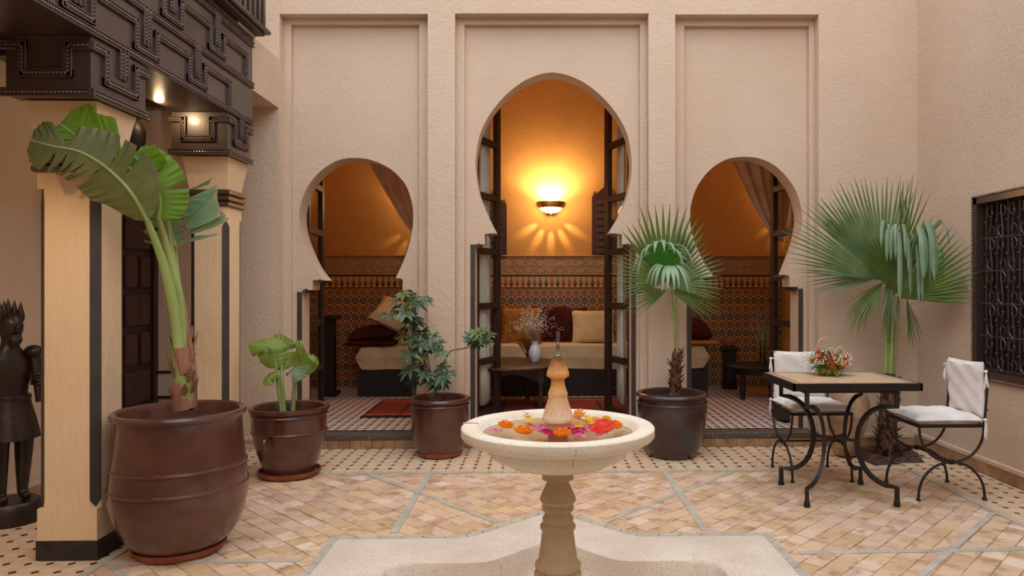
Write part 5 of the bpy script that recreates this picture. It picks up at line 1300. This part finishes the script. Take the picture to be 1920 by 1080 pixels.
for i in range(70):
    z = i/70; c = W_(1265+4*z, 742-85*z, DD)-O4; a = q.uniform(0, 6.28); r = .05-.013*z; d = V((cos(a), sin(a), .9)); lance(mb, c+V((cos(a)*r*.7, sin(a)*r*.7, 0)), d, q.uniform(.04, .08), .012, bend=-.1)
mb.build('bark_scales', 'bark', p4)
for a, b, dd in ((1262, 545, 0), (1252, 540, -.05), (1268, 560, .05), (1258, 520, .08)): stem([W_(1270, 665, DD), W_(1266, 620, DD+dd*.3), W_(a, b, DD+dd)], (.014, .007), 'petiole', 'petiole', p4, O4)
FN = (.05, -1, .12)
fanpart(p4, O4, (1246, 530), DD+.02, (-.02, 0, 1), FN, .64, radians(42), 15, 'palm', 1, 'fan leaf standing upright', fuse=.55, droop=.02, cup=.1)
fanpart(p4, O4, (1246, 530), DD-.02, (-.85, -.05, .5), FN, .44, radians(52), 20, 'palm', 2, droop=.15, fuse=.5)
fanpart(p4, O4, (1252, 535), DD+.05, (.75, .1, .55), FN, .48, radians(58), 22, 'palm', 3, droop=.1, fuse=.55)
fanpart(p4, O4, (1250, 545), DD+.0, (-.95, 0, -.3), (0, -.9, .4), .42, radians(30), 12, 'palm', 4, droop=.2, fuse=.35)
fanpart(p4, O4, (1258, 548), DD+.04, (.95, 0, -.1), (0, -.9, .4), .44, radians(40), 14, 'palm', 5, droop=.3, fuse=.4)
fanpart(p4, O4, (1238, 505), DD-.08, (.25, -.35, .9), (0, -1, -.2), .40, radians(75), 16, 'palm_br', 6, 'bright green folded fan with pale bent tips', foldp=.45, foldk=1.6, droop=.1, fuse=.62, tip='palm_white')
fanpart(p4, O4, (1252, 500), DD-.14, (.1, -.8, .0), (0, -.25, 1), .36, radians(70), 12, 'palm_br', 7, 'drooping fan with broad pale tips', foldp=.25, foldk=.8, droop=.3, fuse=.5, tip='palm_white')

# ---- corner palm
p5b = atZ(1664, 852)
p5 = thing('corner_palm', 'tall fan palm with drooping fans planted in the right corner', 'palm', (p5b.x, p5b.y, -.03)); O5 = p5.location.copy(); DP = sqrt(0)+(p5b.x*FX+p5b.y*FY)
stem([W_(1664, 856, DP), W_(1664, 800, DP), W_(1666, 735, DP), W_(1667, 700, DP)], (.085, .045), 'bark', 'trunk', p5, O5)
mb = MB()
for i in range(170):
    z = (i/170)**1.3; c = W_(1664+3*z, 856-140*z, DP)-O5; a = q.uniform(0, 6.28); r = .09-.04*z if z < .4 else .06-.01*z; d = V((cos(a), sin(a), .7)); lance(mb, c+V((cos(a)*r*.75, sin(a)*r*.75, 0)), d, q.uniform(.04, .09), .014, bend=-.1)
mb.build('bark_scales', 'bark', p5)
for (x0, x1, y1, dd) in ((1660, 1662, 530, 0), (1664, 1668, 528, .03), (1668, 1676, 540, -.02), (1672, 1685, 556, .02), (1663, 1660, 560, .05), (1666, 1664, 600, .01)):
    stem([W_(x0, 735, DP), W_((x0+x1)/2, 650, DP+dd), W_(x1, y1, DP+dd)], (.02, .011), 'petiole', 'petiole', p5, O5)
MB().tube([V((.034*cos(a), .034*sin(a), 0))+W_(1668, 637, DP)-O5 for a in [2*pi*i/16 for i in range(16)]], .004, 6, closed=True).build('tie_string', 'green_glass', p5)
NN = (0, -1, .15)
fanpart(p5, O5, (1655, 520), DP-.02, (-.30, 0, .95), NN, .82, radians(36), 24, 'palm_pale', 11, 'large upright fan leaf', fuse=.62, droop=.03, cup=.15, len_fn=lambda p: 1-.1*abs(p))
fanpart(p5, O5, (1650, 525), DP-.08, (-.9, -.05, .62), NN, .88, radians(30), 20, 'palm_pale', 12, 'large fan leaf reaching left', fuse=.5, droop=.12, cup=.1)
fanpart(p5, O5, (1650, 520), DP-.02, (-1, 0, -.02), (0, -.9, .5), .66, radians(22), 12, 'palm_pale', 13, fuse=.4, droop=.25)
fanpart(p5, O5, (1690, 560), DP-.08, (.36, -.42, .9), (-.72, -.72, .1), .66, radians(62), 28, 'palm', 14, 'fan leaf reaching right towards the window', fuse=.55, droop=.04)
fanpart(p5, O5, (1698, 553), DP-.08, (.6, -.6, .1), (-.5, -.6, .6), .5, radians(26), 10, 'palm', 15, fuse=.5, droop=.1)
fanpart(p5, O5, (1680, 550), DP-.06, (-.25, -.1, .9), NN, .5, radians(40), 18, 'palm', 18, fuse=.75, droop=.02)
fanpart(p5, O5, (1692, 478), DP+.0, (.05, -.1, 1), (0, -1, .1), .62, radians(16), 8, 'palm', 16, fuse=.45, droop=.02)
fanpart(p5, O5, (1680, 500), DP-.12, (.12, -.3, 1), (0, -1, -.3), .80, radians(36), 13, 'palm_pale', 17, 'fan leaf with broad pale segments bent down', foldp=.42, foldk=4.0, droop=.02, fuse=.5, jit=.22, cap=.5, tip='palm_white')
fanpart(p5, O5, (1700, 500), DP-.16, (.42, -.3, 1), (-.1, -1, -.2), .80, radians(20), 4, 'palm_pale', 19, 'second fan leaf with long strips folded down', foldp=.40, foldk=4.0, droop=.02, fuse=.5, jit=.15, cap=.5, tip='palm_white')
fanpart(p5, O5, (1655, 530), DP-.05, (-.6, -.2, -.6), (-.3, -.9, .2), .5, radians(22), 10, 'palm', 20, fuse=.4, droop=.5)
fanpart(p5, O5, (1645, 540), DP+.02, (-.42, -.1, -.5), (-.5, -.7, .3), .5, radians(16), 9, 'palm', 21, fuse=.3, droop=1.6)
fanpart(p5, O5, (1700, 560), DP+.0, (.12, -.05, -1), (0, -1, .1), .42, radians(14), 7, 'palm', 22, fuse=.5, droop=.2)
fanpart(p5, O5, (1668, 530), DP-.06, (-.1, -.05, -1), (0, -1, .1), .5, radians(14), 6, 'palm_pale', 23, fuse=.4, droop=.2)

# ================================================================ STATUE
sb = V((-3.0, 4.13, 0))
sta = thing('wooden_statue', 'carved dark wood standing figure with club and crested headdress at the far left', 'statue', sb)
MB().lathe([(.155, 0), (.16, .02), (.155, .10), (.14, .118), (0, .118)], n=36, wob=.01).build('plinth', 'statue', sta)
def skin(name, verts, edges, radii, m_, par, sub=2):
    me = bpy.data.meshes.new(name); me.from_pydata(verts, edges, []); o = link(name, me, par); me.materials.append(M[m_])
    md = o.modifiers.new('s', 'SKIN'); sl = me.skin_vertices[0].data
    for i, r in enumerate(radii): sl[i].radius = r if isinstance(r, tuple) else (r, r)
    sl[0].use_root = True; md.use_smooth_shade = True; s = o.modifiers.new('d', 'SUBSURF'); s.levels = sub; s.render_levels = sub; return o
vb = [(0, 0, .56), (0, 0, .66), (0, 0, .78), (0, 0, .88), (0, 0, .955), (0, .0, 1.02),      # 0 pelvis..5 neck
      (.02, .065, .50), (.02, .06, .34), (.02, .055, .15), (.075, .06, .128),               # 6-9 left leg
      (.02, -.065, .50), (.02, -.06, .34), (.02, -.055, .15), (.075, -.06, .128),           # 10-13
      (0, .14, .905), (.03, .165, .80), (.075, .13, .74), (.10, .10, .79),                    # 14-17 left arm up holding club
      (0, -.14, .905), (-.01, -.17, .78), (.03, -.165, .67), (.04, -.16, .63),               # 18-21
      (0.005, 0, 1.07), (.01, 0, 1.13)]
ve = [(0, 1), (1, 2), (2, 3), (3, 4), (4, 5), (0, 6), (6, 7), (7, 8), (8, 9), (0, 10), (10, 11), (11, 12), (12, 13), (3, 14), (14, 15), (15, 16), (16, 17), (3, 18), (18, 19), (19, 20), (20, 21), (5, 22), (22, 23)]
vr = [(.085, .10), (.075, .085), (.085, .105), (.085, .11), (.04, .045), (.036, .036), .058, .044, .028, .026, .058, .044, .028, .026, .04, .032, .026, .026, .04, .032, .026, .03, (.06, .055), (.05, .045)]
body = skin('body', vb, ve, vr, 'statue', sta); 
hd = MB(); hd.ball((.01, 0, 1.10), .07, 18, 12, (1, .82, 1.2)); hd.ball((.082, 0, 1.09), .014, 8, 6, (1, .8, 1.9))
for s in (1, -1): hd.ball((.066, s*.026, 1.115), .012, 8, 6, (.7, 1, .6)); hd.ball((.0, s*.06, 1.10), .016, 8, 6, (.8, .5, 1.3))
hd.ball((.07, 0, 1.055), .014, 8, 6, (.8, 1.5, .5))
hd.build('head', 'statue', sta)
MB().lathe([(.02, -.03), (.036, 0), (.03, .03)], (.055, 0, 1.025), 14).build('beard', 'statue', sta)
cr = MB()
for k in range(-2, 3): cr.lathe([(.016, 0), (.02, .03), (.012, .07), (.002, .11)], (-.015+.012*abs(k), k*.026, 1.15-.01*abs(k)), 10)
cr.build('headdress', 'statue', sta)
MB().lathe([(.095, .70), (.10, .66), (.125, .56), (.145, .47), (.135, .47), (.11, .55)], n=28, wob=.03).build('kilt', 'statue', sta)
MB().lathe([(.1, .69), (.104, .70), (.1, .715)], n=28).build('belt', 'statue', sta)
club = MB(); a = V((.115, .095, .67)); b = V((.06, .095, .94)); club.tube([a, a.lerp(b, .5), b], [.018, .02, .022], 12); club.ball(b+V((-.005, 0, .015)), .045, 14, 9, (1.2, 1, .85)); club.build('club', 'statue', sta)
fg = MB()
for k in range(4): z = .775+.018*k; fg.tube([(.095+.028*cos(t_)-.012*k/4, .095+.028*sin(t_), z) for t_ in [pi*(-.2+1.5*j/8) for j in range(9)]], .0095, 8)
fg.tube([(.085, .085, .77), (.11, .07, .80), (.125, .09, .815)], .011, 8); fg.build('fingers', 'statue', sta)
sta.rotation_euler = (0, 0, radians(-28))
for nm in (): pass
